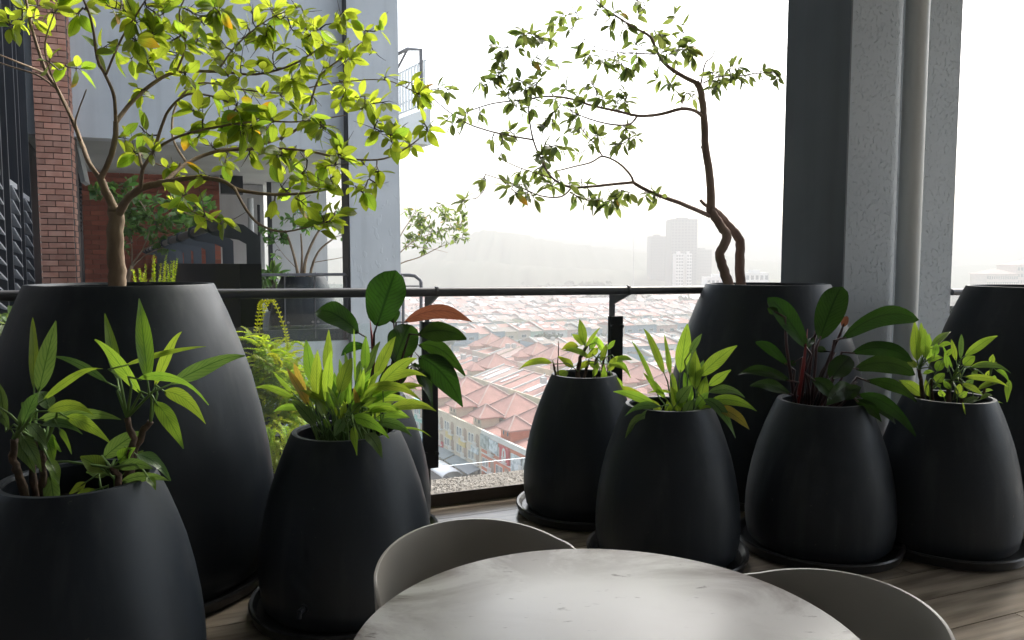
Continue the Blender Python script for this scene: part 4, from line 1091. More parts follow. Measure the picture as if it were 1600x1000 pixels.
c3 = crop(660, 0, 1000 / 470)
cl2 = [(640, 40), (600, 30), (520, 60), (490, 90), (470, 50), (510, 20), (430, 80), (620, 100), (720, 40), (690, 70), (700, 130), (715, 150), (770, 100), (830, 50), (860, 80), (870, 110), (820, 180), (800, 170), (850, 150), (880, 160), (790, 200), (370, 115), (400, 130), (330, 110), (440, 130),
       (265, 160), (255, 200), (250, 230), (330, 145), (365, 190), (365, 215), (460, 215), (400, 245), (410, 195), (270, 240), (520, 170), (550, 190), (550, 210), (600, 210), (620, 220), (640, 230), (660, 210), (680, 230), (710, 230), (650, 190), (780, 265), (820, 270), (830, 290), (860, 320), (900, 325), (880, 310),
       (190, 265), (200, 285), (320, 270), (350, 290), (380, 280), (290, 310), (320, 350), (270, 300), (370, 330), (440, 330), (460, 290), (520, 310), (540, 340), (560, 275), (600, 325), (640, 330), (680, 340), (650, 345), (75, 290), (30, 300), (95, 295), (130, 400), (100, 415), (150, 380), (200, 390), (80, 400),
       (440, 370), (410, 400), (430, 410), (510, 380), (500, 430), (530, 425), (580, 450), (490, 400), (230, 470), (270, 465), (270, 500), (310, 445), (410, 480), (430, 490), (460, 490), (480, 490), (400, 500), (640, 480), (660, 480), (690, 460), (710, 460), (690, 440), (570, 450), (320, 580), (340, 590), (400, 580), (390, 560),
       (200, 590), (210, 600), (280, 620), (310, 640), (340, 650), (370, 660), (300, 620), (410, 610), (430, 620), (490, 610), (530, 595), (570, 665), (590, 660), (610, 680), (640, 660), (660, 650), (690, 640), (740, 655), (770, 640), (515, 660), (145, 665), (130, 670),
       (960, 240), (1000, 250), (1020, 230), (1040, 250), (1060, 260), (1090, 250), (1030, 215), (990, 275), (1130, 240), (1160, 245), (740, 10), (800, 130), (840, 200), (900, 190)]
def Q3(pts, ds=None):
    return [(*c3(x, y), (ds[i] if ds else 0)) for i, (x, y) in enumerate(pts)]
treeR = tree('leaning_tree', 'twin-stemmed leaning tree with sparse olive leaves against the white sky', (1.49, 4.36, 1.03), 4.36,
     [(Q3([(1026, 965), (1018, 945), (1000, 892), (990, 842), (1012, 790), (995, 755), (960, 705), (955, 690)]), .030, .023), (Q3([(1058, 970), (1060, 950), (1055, 880), (1055, 800), (1022, 758), (988, 718), (955, 692)], [.12, .12, .12, .12, .1, .05, 0]), .030, .023),
      (Q3([(958, 695), (957, 600), (941, 490), (935, 380), (925, 300), (910, 274)]), .024, .017)],
     [(Q3([(960, 690), (938, 680), (924, 664)]), .016, .012), (Q3([(1005, 790), (1016, 780), (1020, 768)]), .014, .014), (Q3([(1050, 802), (1060, 800), (1062, 790)], [.12, .12, .12]), .012, .010), (Q3([(992, 850), (986, 856), (984, 858)]), .010, .008), (Q3([(938, 495), (929, 492), (927, 486)]), .009, .007),
      (Q3([(912, 276), (860, 250), (810, 215), (780, 172), (757, 122), (700, 90), (642, 52), (600, 22), (560, -20)], [0, 0, -.05, -.1, -.1, -.15, -.2, -.25, -.3]), .019, .004),
      (Q3([(925, 285), (940, 212), (965, 186), (975, 130), (940, 60)], [0, .05, .1, .15, .2]), .008, .002), (Q3([(935, 275), (985, 255), (1050, 252), (1110, 245), (1172, 240)], [0, -.1, -.15, -.2, -.2]), .007, .003),
      (Q3([(934, 388), (905, 368), (860, 362), (790, 380), (720, 385), (650, 370), (560, 350), (500, 330), (420, 320), (335, 332), (230, 345), (140, 375)], [0, -.05, -.1, -.1, -.15, -.15, -.2, -.2, -.25, -.25, -.3, -.3]), .016, .004),
      (Q3([(715, 385), (690, 412), (640, 415), (570, 400), (500, 372), (440, 330)], [-.15, -.2, -.25, -.3, -.3, -.3]), .009, .003), (Q3([(862, 362), (866, 330), (880, 310), (905, 315)], [-.1, 0, .05, .1]), .006, .003),
      (Q3([(955, 718), (870, 680), (800, 655), (740, 630), (700, 605)], [0, -.1, -.15, -.2, -.2]), .019, .014), (Q3([(702, 607), (690, 580), (652, 542), (600, 520), (560, 540), (500, 555), (440, 570)], [-.2, -.2, -.15, -.1, -.1, -.05, 0]), .010, .005),
      (Q3([(600, 522), (575, 480), (545, 450), (500, 380), (480, 320)], [-.1, -.1, -.1, -.05, 0]), .006, .003),
      (Q3([(702, 606), (640, 612), (560, 620), (490, 622), (430, 590), (395, 530), (370, 470), (356, 400), (350, 330), (340, 280)], [-.2, -.25, -.3, -.3, -.3, -.3, -.3, -.3, -.3, -.3]), .012, .004),
      (Q3([(495, 625), (460, 654), (390, 650), (300, 610), (210, 580)], [-.3, -.35, -.35, -.4, -.4]), .007, .003), (Q3([(430, 592), (330, 560), (240, 520), (190, 500)], [-.3, -.2, -.1, 0]), .005, .002),
      (Q3([(370, 465), (260, 445), (160, 415), (100, 380), (50, 340), (10, 300)], [-.3, -.25, -.25, -.2, -.2, -.2]), .007, .003), (Q3([(490, 640), (560, 668), (620, 650)], [-.3, -.4, -.4]), .005, .002),
      (Q3([(700, 178), (600, 165), (540, 130), (500, 100)], [-.1, .1, .15, .2]), .005, .002), (Q3([(775, 180), (720, 178), (680, 176), (600, 200)], [-.1, 0, .05, .1]), .007, .003), (Q3([(600, 520), (560, 480), (540, 500)], [0, .1, .1]), .004, .002)],
     [c3(*p) for p in cl2 + [(x + rr_.uniform(-40, 40), y + rr_.uniform(-28, 28)) for x, y in rr_.sample([c for c in cl2 if c[0] > 180], 60)]], 'leaf_olive', .074, .40, 'bark_dark', 22, (4, 7), .42, .13, 300, .0032, 1.15)
# ------------------------------------------------------------------ planting beyond the glass and on the far terrace
tr_ = thing('planting_trough', EN(-1.1, .85, -.3), 'low dark trough outside the glass holding the feathery shrub', 'trough')
MB().box(EN(-1.1, .85, .02), (.98, .8, .66), EX, NX).build('trough_body', M['steel'], tr_)
def frond_mesh(seed, L=1.0):
    rr = random.Random(seed)
    b = MB(); n = 26
    curve = rr.uniform(.35, .8)
    P = [V(0, L * math.sin(curve * 1.6 * i / n) / (curve * 1.6), L * (math.cos(curve * 1.6 * i / n) - 1) / (curve * 1.6) * 1.0 + 0) for i in range(n + 1)]
    b.tube(P, [.004 * (1 - .8 * i / n) for i in range(n + 1)], 3, False)
    for i in range(2, n + 1):
        for s in (-1, 1):
            for q in range(3):
                ll = .13 * L * (1 - .55 * i / n) * rr.uniform(.6, 1.1)
                a = P[i] - (P[i] - P[i - 1]) * rr.random()
                dr = (V(s, rr.uniform(.2, .9), rr.uniform(-.5, .6))).normalized()
                w = dr.cross(V(rr.uniform(-.5, .5), rr.uniform(-.3, .3), 1)).normalized() * ll * .24
                e = a + dr * ll
                m_ = a.lerp(e, .5)
                b.add([a, m_ + w, e, m_ - w], [(0, 1, 2, 3)], [(.5, 0), (1, .5), (.5, 1), (0, .5)])
    return b.mesh('frond', M['leaf_fern'], False)
fm = [frond_mesh(50 + k) for k in range(6)]
def place(mesh, name, root, pos, yaw, pitch, scale, roll=0):
    o = bpy.data.objects.new(name, mesh); COL.objects.link(o); o.parent = root
    m = Matrix.Translation(pos - root.location) @ Matrix.Rotation(yaw, 4, 'Z') @ Matrix.Rotation(pitch, 4, 'X') @ Matrix.Rotation(roll, 4, 'Y') @ Matrix.Diagonal((scale, scale, scale, 1))
    o.matrix_basis = m
    return o
fs_ = thing('feathery_shrub', EN(-1.0, .85, .35), 'yellow-green feathery shrub spilling over its trough beyond the glass', 'shrub')
rr = random.Random(5)
for i in range(225):
    px = rr.uniform(390, 472); top = 522 + max(0, px - 400) * .75; py = top + (665 - top) * rr.random() ** 1.2
    Y = rr.uniform(4.3, 4.95)
    place(fm[i % 6], 'frond', fs_, W(px, py, Y), rr.uniform(0, 6.28), rr.uniform(.0, 1.0), rr.uniform(.15, .27) * (.8 if py < top + 20 else 1))
for i in range(70):
    place(fm[i % 6], 'frond', fs_, W(rr.uniform(392, 472), rr.uniform(645, 722), rr.uniform(3.98, 4.1)), rr.uniform(0, 6.28), rr.uniform(-1.2, -.2), rr.uniform(.14, .22))
inner = MB()
for i in range(330):
    px = rr.uniform(388, 474); top = 532 + max(0, px - 400) * .75; py = top + (690 - top) * rr.random() ** 1.1
    Y = rr.uniform(4.4, 5.0)
    m_ = Matrix.Translation(W(px, py, Y)) @ Matrix.Rotation(rr.uniform(0, 6.28), 4, 'Z') @ Matrix.Rotation(rr.uniform(-.3, .8), 4, 'X') @ Matrix.Diagonal((.22, .22, .22, 1))
    me_ = fm[i % 6]
    inner.add([m_ @ v.co for v in me_.vertices], [tuple(p.vertices) for p in me_.polygons if len(p.vertices) == 4 and p.index > 77])
tag(inner.build('foliage', M['leaf_fern'], fs_), kind='stuff')
for pts in ([(402, 560), (408, 500), (425, 470), (445, 515), (450, 545)], [(400, 520), (406, 480), (412, 470)], [(440, 560), (460, 535), (482, 545)]):
    Q = spline([W(x, y, 4.5) for x, y in pts], 8)
    b = MB().tube(Q, .003, 4, False)
    for i in range(1, len(Q)):
        for s in (-1, 1):
            e = Q[i] + V(s * .018, rr.uniform(-.01, .01), .006); w = V(0, .002, .006)
            b.add([Q[i], Q[i].lerp(e, .5) + w, e, Q[i].lerp(e, .5) - w], [(0, 1, 2, 3)], [(.5, 0), (1, .5), (.5, 1), (0, .5)])
    b.build('frond', M['leaf_fern'], fs_)

def bush(name, label, cat, base, pts, Y, dY, lm, ln, asp, n, seed, stems=8, group=None, up=.3, indiv=300):
    """loose leafy plant: stems from the base to leaf spots given in (px,py) discs"""
    rr = random.Random(seed)
    root = thing(name, base, label, cat, group)
    pr = leaf_protos(M[lm], 'leaf', ln, asp, seed)
    st = MB(); spots = []
    rest = MB(); cnt = 0
    for i in range(n):
        cx, cy, rx, ry = rr.choice(pts)
        a = rr.uniform(0, 6.28); q = math.sqrt(rr.random())
        p = W(cx + rx * q * math.cos(a), cy + ry * q * math.sin(a), Y + rr.uniform(-dY, dY))
        out = (p - Vector(base)); out.normalize()
        di = (out * .6 + V(rr.gauss(0, .6), rr.gauss(0, .6), rr.gauss(up, .4))).normalized()
        nr = (UP + V(rr.gauss(0, .6), rr.gauss(0, .6) - .4, 0)).normalized()
        xx = di.cross(nr); xx.normalize(); nz = xx.cross(di); s_ = rr.uniform(.6, 1.2)
        mtx = Matrix(((xx.x, di.x, nz.x, p.x), (xx.y, di.y, nz.y, p.y), (xx.z, di.z, nz.z, p.z), (0, 0, 0, 1))) @ Matrix.Diagonal((s_, s_, s_, 1))
        k = rr.randrange(6)
        if cnt < indiv:
            o = bpy.data.objects.new('leaf', pr[k][0]); COL.objects.link(o); o.parent = root
            mm = mtx.copy(); mm.translation = mm.translation - root.location; o.matrix_basis = mm; cnt += 1
        else: rest.add([mtx @ v for v in pr[k][1]], pr[k][2], pr[k][3])
        spots.append(p)
    for p in rr.sample(spots, min(len(spots), stems * 5)):
        b0_ = Vector(base) + V(rr.uniform(-.08, .08), rr.uniform(-.08, .08), 0)
        mid = b0_.lerp(p, .5) + V(rr.uniform(-.05, .05), rr.uniform(-.05, .05), .05)
        st.tube([b0_, mid, p], [.005 * Y / 4, .004 * Y / 4, .002 * Y / 4], 5, False)
    st.build('stems', M['twig'], root, True)
    if rest.v: tag(rest.build('foliage', lm and M[lm], root, True), kind='stuff')
    return root
M['leaf_pale'] = leaf_mat('pale_bush_leaf', (.14, .20, .09), (.08, .14, .05), (.25, .36, .09), (.14, .24, .05), .02, .35, 8, .3, None, .5, .4)
bush('leafy_bush', 'pale broad-leaved bush beyond the railing at far left', 'bush', (-2.75, 4.0, .0), [(20, 520, 40, 26), (15, 560, 45, 40), (5, 610, 40, 40), (0, 640, 30, 30), (40, 500, 14, 14), (-30, 580, 50, 60)], 3.85, .35, 'leaf_pale', .085, .55, 170, 31)
MB().box(EN(-2.7, .95, -.1), (1.6, .8, .4), EX, NX)
t2 = thing('planting_trough', EN(-2.6, .95, -.2), 'low dark trough under the pale broad-leaved bush', 'trough')
MB().box(EN(-2.6, .95, -.05), (2.1, .8, .36), EX, NX).build('trough_body', M['steel'], t2)
# upright feathery shrub with spires
us = thing('spiky_shrub', V(*W(240, 460, 5.6).xy, .1), 'upright yellow-green shrub of fine spires behind the big left planter', 'shrub')
for i in range(34):
    x = rr.uniform(205, 278); top = rr.uniform(405, 448) if rr.random() > .2 else rr.uniform(398, 415)
    if x < 222: top += 12
    Y = rr.uniform(5.3, 5.9)
    a = W(x + rr.uniform(-4, 4) + (240 - x) * .25, 475, Y); e = W(x, top, Y)
    b = MB(); k = 22; Q = [a.lerp(e, j / k) + V(rr.uniform(-1, 1), rr.uniform(-1, 1), 0) * .003 for j in range(k + 1)]
    b.tube(Q, [.004 * (1 - .7 * j / k) for j in range(k + 1)], 4, False)
    for j in range(k + 1):
        for q in range(4):
            an = rr.uniform(0, 6.28); dr = V(math.cos(an), math.sin(an), rr.uniform(.5, 1.4)).normalized(); ll = rr.uniform(.02, .035) * (1 - .4 * j / k)
            w = dr.cross(UP).normalized() * ll * .22; p = Q[j]; e2 = p + dr * ll; m_ = p.lerp(e2, .5)
            b.add([p, m_ + w, e2, m_ - w], [(0, 1, 2, 3)], [(.5, 0), (1, .5), (.5, 1), (0, .5)])
    b.build('spire', M['leaf_fern'], us)
t3 = thing('planting_trough', V(*W(240, 460, 5.6).xy, -.35), 'dark trough under the spiky yellow-green shrub', 'trough')
c_ = W(240, 460, 5.6); c_.z = -.1
MB().box(c_, (.9, .9, .45), EX, NX).build('trough_body', M['steel'], t3)

def ell(cx, cy, rx, ry, n, seed):
    r_ = random.Random(seed); o = []
    for i in range(n):
        a = r_.uniform(0, 6.28); q = math.sqrt(r_.random()); o.append((cx + rx * q * math.cos(a), cy + ry * q * math.sin(a)))
    return o
YS = 9.0
tree('shrub_tree', 'bushy green small tree in front of the red brick wall', V(*W(200, 455, YS).xy, .1), YS,
     [([(197, 470), (199, 440), (206, 415)], .035, .022)],
     [([(206, 415), (222, 392), (245, 380), (262, 372)], .016, .008), ([(203, 422), (225, 400), (260, 385), (290, 380)], .014, .006), ([(206, 415), (205, 380), (190, 330), (160, 300), (140, 300)], .013, .005), ([(222, 392), (235, 350), (215, 310), (190, 295)], .012, .005), ([(245, 380), (270, 350), (300, 340)], .01, .005)],
     ell(255, 345, 65, 45, 70, 1) + ell(210, 350, 25, 50, 26, 2) + ell(180, 300, 35, 12, 14, 3) + [(140, 300), (150, 305), (150, 296), (205, 282), (200, 290)] + ell(300, 335, 35, 30, 22, 4), 'leaf_shrub', .11, .5, 'bark', 41, (5, 8), .1, .35, 300, .006)
YF = 12.3
fp = copy_tree(bpy.data.objects['planter.007'], None, V(*W(474, 432, YF).xy, -.1)); fp['label'] = 'large charcoal planter behind glass on the far terrace with a many-stemmed tree'; fp.scale = (1, 1, 1)
fp['group'] = 'tapered charcoal planters'
tree('terrace_tree', 'many-stemmed small tree in the planter on the far terrace', V(*W(474, 432, YF).xy, 1.0), YF,
     [([(466, 438), (464, 420), (455, 385), (445, 360)], .028, .014), ([(474, 438), (478, 405), (490, 375), (505, 350)], .028, .014), ([(484, 438), (488, 415), (500, 390), (525, 370)], .024, .012), ([(470, 438), (472, 400), (470, 365)], .022, .012)],
     [([(464, 420), (445, 400), (430, 380)], .010, .004), ([(490, 410), (520, 405), (550, 400), (580, 398)], .010, .004), ([(505, 350), (530, 340), (555, 345)], .010, .005), ([(525, 370), (550, 362), (575, 352)], .010, .005)],
     ell(560, 360, 28, 34, 60, 11) + ell(545, 335, 18, 14, 18, 12) + ell(480, 345, 45, 14, 18, 13) + ell(430, 368, 28, 10, 14, 14) + [(570, 400), (580, 395), (560, 402), (550, 412), (430, 400), (590, 355)], 'leaf_shrub', .12, .5, 'bark', 42, (5, 8), .1, .3, 300, .006)
YB = 15.5
tree('balcony_tree', 'thin-branched small tree reaching out past the grey pillar', V(*W(585, 440, YB).xy, .6), YB,
     [([(585, 470), (590, 440), (600, 425)], .05, .035)],
     [([(600, 425), (630, 410), (655, 402), (690, 385), (715, 378)], .022, .006), ([(600, 425), (625, 395), (650, 375), (690, 360), (725, 350)], .022, .006), ([(610, 410), (625, 370), (640, 345), (650, 325), (642, 306)], .018, .004), ([(625, 395), (640, 385), (680, 390), (700, 395)], .012, .004)],
     ell(690, 352, 42, 30, 60, 21) + ell(645, 345, 18, 22, 22, 22) + ell(655, 380, 25, 18, 20, 23) + [(715, 372), (728, 372), (725, 335), (720, 350), (700, 325), (690, 318)], 'leaf_olive', .13, .36, 'bark', 43, (4, 7), .4, .3, 300, .006)
bush('terrace_plant', 'low glossy green plants in a box behind the far terrace railing', 'plant', V(*W(430, 470, 12.6).xy, .4), [(410, 450, 14, 14), (430, 448, 22, 20), (450, 452, 12, 16), (425, 432, 10, 8)], 12.6, .3, 'leaf_shrub', .22, .3, 120, 33, up=.5)
bx_ = thing('plant_box', V(*W(425, 480, 12.6).xy, -.1), 'pale grey plant box behind the far terrace railing', 'plant box')
MB().box(V(*W(422, 480, 12.6).xy, .2), (.75, .4, .6), EX, NX).build('box_body', M['fascia'], bx_)
so = thing('outdoor_sofa', V(*W(468, 490, 13.6).xy, -.1), 'low grey block sofa seen through the far terrace glass', 'sofa')
c_ = V(*W(440, 490, 13.8).xy, .1)
MB().box(c_, (1.5, .7, .4), EX, NX).build('seat_base', M['soffit'], so)
MB().box(c_ + NX * .38 + UP * .30, (1.5, .14, .85), EX, NX).build('backrest', M['soffit'], so)
# far terrace railing
fr = thing('terrace_railing', EN(-.5, 7.45, .33), 'dark tube railing with glass along the far terrace', 'railing')
RZ = W(470, 429, 11.0).z
t_l, t_r = px_t(300, 7.5), .92
MB().tube([EN(t_l, 7.42, RZ), EN(t_r - .03, 7.42, RZ), EN(t_r, 7.44, RZ - .05), EN(t_r, 7.47, .2)], .022, 10).build('handrail', M['rail'], fr, 'auto')
for px in (350, 398, 445, 492):
    t = px_t(px, 7.5)
    MB().prism([EN(t - .007, a, z) for a, z in ((7.53, .2), (7.53, RZ - .06), (7.50, RZ - .02), (7.43, RZ + .03), (7.40, RZ), (7.44, RZ - .04), (7.48, RZ - .12), (7.48, .2))], EX * .014).build('bracket', M['rail'], fr)
for a, b in ((300, 349), (351, 397), (399, 444), (446, 491), (493, 538)):
    ta, tb_ = px_t(a, 7.5), px_t(b, 7.5)
    MB().box(EN((ta + tb_) / 2, 7.49, .68), (tb_ - ta, .012, .62), EX, NX).build('glass_panel', M['glass'], fr)
    for tt in (ta + .03, tb_ - .03):
        MB().tube([EN(tt, 7.47, .44), EN(tt, 7.49, .44)], .018, 10).build('bolt', M['bolt'], fr, 'auto')
# railing end beyond the pillar
re_ = thing('balcony_railing', W(645, 500, 13), 'bent tube end of a railing just right of the grey pillar', 'railing')
def tubepx(pts, Y, r): return MB().tube([W(x, y, Y) for x, y in pts], r, 10)
tubepx([(612, 430), (640, 430), (648, 431), (656, 437), (658, 441), (658, 540)], 12.6, .03).build('handrail', M['rail'], re_, 'auto')
tubepx([(627, 431), (630, 437), (630, 540)], 12.4, .025).build('post', M['rail'], re_, 'auto')
tubepx([(632, 447), (655, 447)], 12.8, .012).build('glass_clip', M['rail'], re_, 'auto')
# balcony high on the right side of the wing
ba = thing('upper_balcony', W(645, 200, 19), 'small upper balcony with vertical bars jutting out right of the grey pillar', 'balcony')
near_b, far_b = W(666, 200, 18.0), W(585, 200, 20.6)
bd = (far_b - near_b); bd.z = 0; bl_len = bd.length; bd.normalize(); bn = V(bd.y, -bd.x, 0)
zb0, zb1, zr0, zr1 = W(666, 226, 18).z, W(666, 169, 18).z, W(659, 160, 18).z, W(659, 92, 18).z
nb = V(near_b.x, near_b.y, 0)
MB().box(nb + bd * bl_len / 2 + bn * .06 + UP * (zb0 + zb1) / 2, (.12, bl_len, zb1 - zb0), bn, bd).build('parapet', M['wall_grey'], ba)
MB().box(nb + bd * bl_len / 2 - bn * .55 + UP * (zb0 + .08), (1.1, bl_len, .15), bn, bd).build('floor_slab', M['soffit'], ba)
bars = 11
for k in range(bars):
    s = .12 + k * .17
    MB().box(nb + bd * s + bn * .02 + UP * (zr0 + zr1) / 2, (.02, .09, zr1 - zr0), bn, bd).build('bar', M['fascia'], ba)
for z in (zr0, zr1, zr0 + .22):
    MB().beam(nb + bd * .08 + bn * .05 + UP * z, nb + bd * bl_len + bn * .05 + UP * z, .03, .04).build('bar_rail', M['fascia'], ba)
zt2 = W(655, 75, 18.5).z
MB().tube([nb + bd * bl_len + UP * (zt2 + .05) - bn * .1, nb + bd * .75 + UP * zt2 - bn * .1, nb + bd * .25 + UP * (zt2 - .12), nb + bd * .22 + UP * zr0], .045, 8).build('handrail', M['rail'], ba, 'auto')
MB().tube([nb + bd * .75 + UP * zt2 - bn * .1, nb + bd * 1.9 + UP * (zt2 - .45)], .03, 8).build('brace', M['rail'], ba, 'auto')
# corrugated balcony low down seen between planter and railing post
lb_ = thing('lower_balcony', W(650, 740, 15), 'blue-grey ribbed balcony screen far below beside the railing post', 'balcony')
M['blue_panel'] = mat('blue_grey_panel', (.22, .30, .40), .5, (.27, .35, .45), 2)
for k in range(9):
    x = 624 + k * 4.4
    p = W(x, 700, 15 - k * .08)
    MB().box(p + UP * -.35, (.05, .03, 1.1), EX, NX).build('rib', M['blue_panel'], lb_)
MB().box(W(642, 715, 15.1) + UP * -.15, (.62, .02, 1.0), EX, NX).build('panel', M['blue_panel'], lb_)
for y in (703, 732): tubepx([(618, y + 2), (640, y), (663, y - 2)], 14.3, .012).build('rail', M['light_wall'], lb_, 'auto')
for x in (652, 662): tubepx([(x, 700), (x, 757)], 14.3, .012).build('post', M['light_wall'], lb_, 'auto')
# ------------------------------------------------------------------ the town below
GZ = -40.5
M['ground'] = mat('town_ground', (.24, .23, .21), .9, (.17, .18, .14), .02, 6)
g = MB().add([(-3300, -300, GZ), (3300, -300, GZ), (3300, 3300, GZ), (-3300, 3300, GZ)], [(0, 1, 2, 3)]).build('ground', M['ground']); tag(g, 'flat town ground far below', None, None, 'structure')
lo = sheet_box('lower_storeys', M['wall_grey'], -5, 8, -9, .2, GZ, -.71); tag(lo, 'storeys of our own building under the terrace', None, None, 'structure')
AX, BX = V(-.457, .8895, 0).normalized(), V(.8895, .457, 0).normalized()
TO = V(-5.8, 139, GZ)
def AB(a, b, z=0): return TO + AX * a + BX * b + UP * z
M['asphalt'] = mat('asphalt', (.06, .06, .062), .9, (.09, .09, .09), .3)
def road(name, a0, a1, b0, b1, z=.006):
    r = MB().add([AB(a0, b0, z), AB(a1, b0, z), AB(a1, b1, z), AB(a0, b1, z)], [(0, 1, 2, 3)]).build(name, M['asphalt']); tag(r, 'town street', None, None, 'structure')
road('street', -80, 260, -17, -3); road('back_lane', -80, 180, 25, 29.5); road('street', -80, 180, 81, 89, .010); road('cross_street', 181, 193, -120, 420, .014)
def wallm(n, c): M[n] = mat(n, c, .85, tuple(x * .85 for x in c), .6, 5); return n
WALLS = [wallm('cream_wall', (.62, .52, .40)), wallm('white_wall', (.72, .72, .70)), wallm('blue_wall', (.30, .37, .45)), wallm('buff_wall', (.60, .50, .44)), wallm('mint_wall', (.42, .58, .50)), wallm('grey_wall', (.48, .48, .48)), wallm('pink_wall', (.60, .40, .36))]
wallm('orange_wall', (.62, .20, .11)); wallm('brown_wall', (.36, .26, .2)); wallm('trim', (.74, .72, .68)); wallm('teal_wall', (.30, .55, .48))
def roofm(n, c):
    m = mat(n, c, .85, tuple(x * .8 for x in c), .5, 5)
    nt = m.node_tree; N = nt.nodes; L = nt.links
    wv = N.new('ShaderNodeTexWave'); wv.inputs['Scale'].default_value = 1.6; wv.bands_direction = 'X'
    tc = N.new('ShaderNodeTexCoord'); mp = N.new('ShaderNodeMapping'); mp.inputs['Rotation'].default_value = (0, 0, -math.radians(27.2))
    L.new(tc.outputs['Object'], mp.inputs[0]); L.new(mp.outputs[0], wv.inputs['Vector'])
    b = N.new('ShaderNodeBump'); b.inputs['Strength'].default_value = .5; b.inputs['Distance'].default_value = .1
    L.new(wv.outputs[0], b.inputs['Height']); L.new(b.outputs[0], N['Principled BSDF'].inputs['Normal'])
    M[n] = m; return n
ROOFS = [roofm('terracotta_roof', (.50, .265, .225)), roofm('pink_roof', (.52, .36, .32)), roofm('brown_roof', (.36, .29, .26)), roofm('grey_roof', (.36, .34, .33))]
M['pane'] = mat('window_pane', (.06, .09, .12), .12, spec=.6)
M['white_sheet'] = mat('white_roof_sheet', (.78, .79, .80), .5)
def win_mesh(name, w, h, ex, ey, arched=False, cols=2):
    """window: dark pane set back in a proud pale frame; y=0 at the wall face, -ey outwards"""
    b = MB()
    b.cur = 1
    b.box(-ey * .02 + UP * h / 2, (w, .06, h), ex, ey)
    if arched:
        n = 8; b.prism([ex * (w / 2 * math.cos(math.pi * i / n)) + UP * (h + w / 2 * .8 * math.sin(math.pi * i / n)) - ey * .05 for i in range(n + 1)], ey * .06)
    b.cur = 0
    f = .09
    for s in (-1, 1): b.box(ex * s * w / 2 - ey * .07 + UP * h / 2, (f, .14, h), ex, ey)
    for k in range(1, cols): b.box(ex * (-w / 2 + w * k / cols) - ey * .07 + UP * h / 2, (f * .7, .12, h), ex, ey)
    b.box(-ey * .09 - UP * .04, (w + .25, .22, .12), ex, ey)
    if not arched: b.box(-ey * .07 + UP * h, (w + f, .14, f), ex, ey)
    else:
        n = 8; P = [ex * ((w / 2) * math.cos(math.pi * i / n)) + UP * (h + w / 2 * .8 * math.sin(math.pi * i / n)) - ey * .08 for i in range(n + 1)]
        for i in range(n): b.beam(P[i], P[i + 1], .14, f)
    return b.mesh(name, [M['trim'], M['pane']])
def balc_mesh(name, w, h, ex, ey, arched):
    b = MB(); b.cur = 1
    b.box(-ey * .015 + UP * h / 2, (w, .05, h), ex, ey)
    if arched:
        n = 8; b.prism([ex * (w / 2 * math.cos(math.pi * i / n)) + UP * (h + w / 2 * .8 * math.sin(math.pi * i / n)) - ey * .04 for i in range(n + 1)], ey * .05)
    b.cur = 0
    b.box(-ey * .3 + UP * -.05, (w + .3, .7, .14), ex, ey); b.box(-ey * .62 + UP * .95, (w + .3, .07, .08), ex, ey)
    for k in range(7): b.box(ex * (-w / 2 + w * k / 6) - ey * .62 + UP * .45, (.06, .06, .95), ex, ey)
    return b.mesh(name, [M['trim'], M['brown_wall']])
def pyramid(b, c, w, d, h, ex, ey, over=.5, fas=.25):
    """hipped roof with an eave board"""
    x, y = ex * (w / 2 + over), ey * (d / 2 + over)
    vs = [c - x - y, c + x - y, c + x + y, c - x + y]
    vs2 = [v - UP * fas for v in vs]
    b.add(vs + vs2 + [c + UP * h], [(0, 1, 8), (1, 2, 8), (2, 3, 8), (3, 0, 8), (0, 4, 5, 1), (1, 5, 6, 2), (2, 6, 7, 3), (3, 7, 4, 0), (7, 6, 5, 4)])
    return b
def ridges(b, c, w, d, h, ex, ey, over=.5, r=.13):
    x, y = ex * (w / 2 + over), ey * (d / 2 + over)
    for v in (c - x - y, c + x - y, c + x + y, c - x + y): b.beam(v + UP * .05, c + UP * (h + .08), r * 2, r * 1.4)
    return b
# near block: its front faces left, units run away from us
ex, ey = -AX, BX
wm = {'sq': win_mesh('window', 1.05, 1.55, ex, ey, False), 'ar': win_mesh('window', 1.0, 1.35, ex, ey, True)}
bm = {'sq': balc_mesh('balcony', 1.5, 2.1, ex, ey, False), 'ar': balc_mesh('balcony', 1.5, 1.9, ex, ey, True)}
SH = 3.3
near = [(-36.8, 'orange_wall', 'orange three-storey shophouse half hidden by the slim planter', 1), (-24.6, 'orange_wall', 'orange three-storey shophouse with white figure panel and red sign', 2), (-12.4, 'orange_wall', 'orange-red corner shophouse with big pale billboards beside the cream one', 3),
        (-.2, 'cream_wall', 'cream shophouse with arched top windows beside the orange one', 4), (12.0, 'cream_wall', 'cream shophouse with red and yellow signs over a dark arcade', 5), (24.2, 'teal_wall', 'green-fronted shophouse next to the railing post', 6), (36.4, 'cream_wall', 'cream shophouse further up the row behind the railing post', 7), (48.6, 'buff_wall', 'buff shophouse at the far end of the near row', 8)]
UL = 12.2
M['sign_white'] = mat('pale_billboard', (.66, .70, .72), .5, (.30, .36, .38), 1.4, 9, .42, .62); M['sign_red'] = mat('red_sign', (.55, .06, .07), .5); M['sign_yellow'] = mat('yellow_sign', (.62, .48, .20), .5, (.55, .40, .14), 1); M['sign_grey'] = mat('grey_billboard', (.42, .46, .46), .5, (.16, .2, .18), 1.1, 10, .42, .6)
M['awning'] = mat('grey_awning', (.22, .24, .25), .6); M['shop_dark'] = mat('shop_interior', (.07, .06, .055), .9)
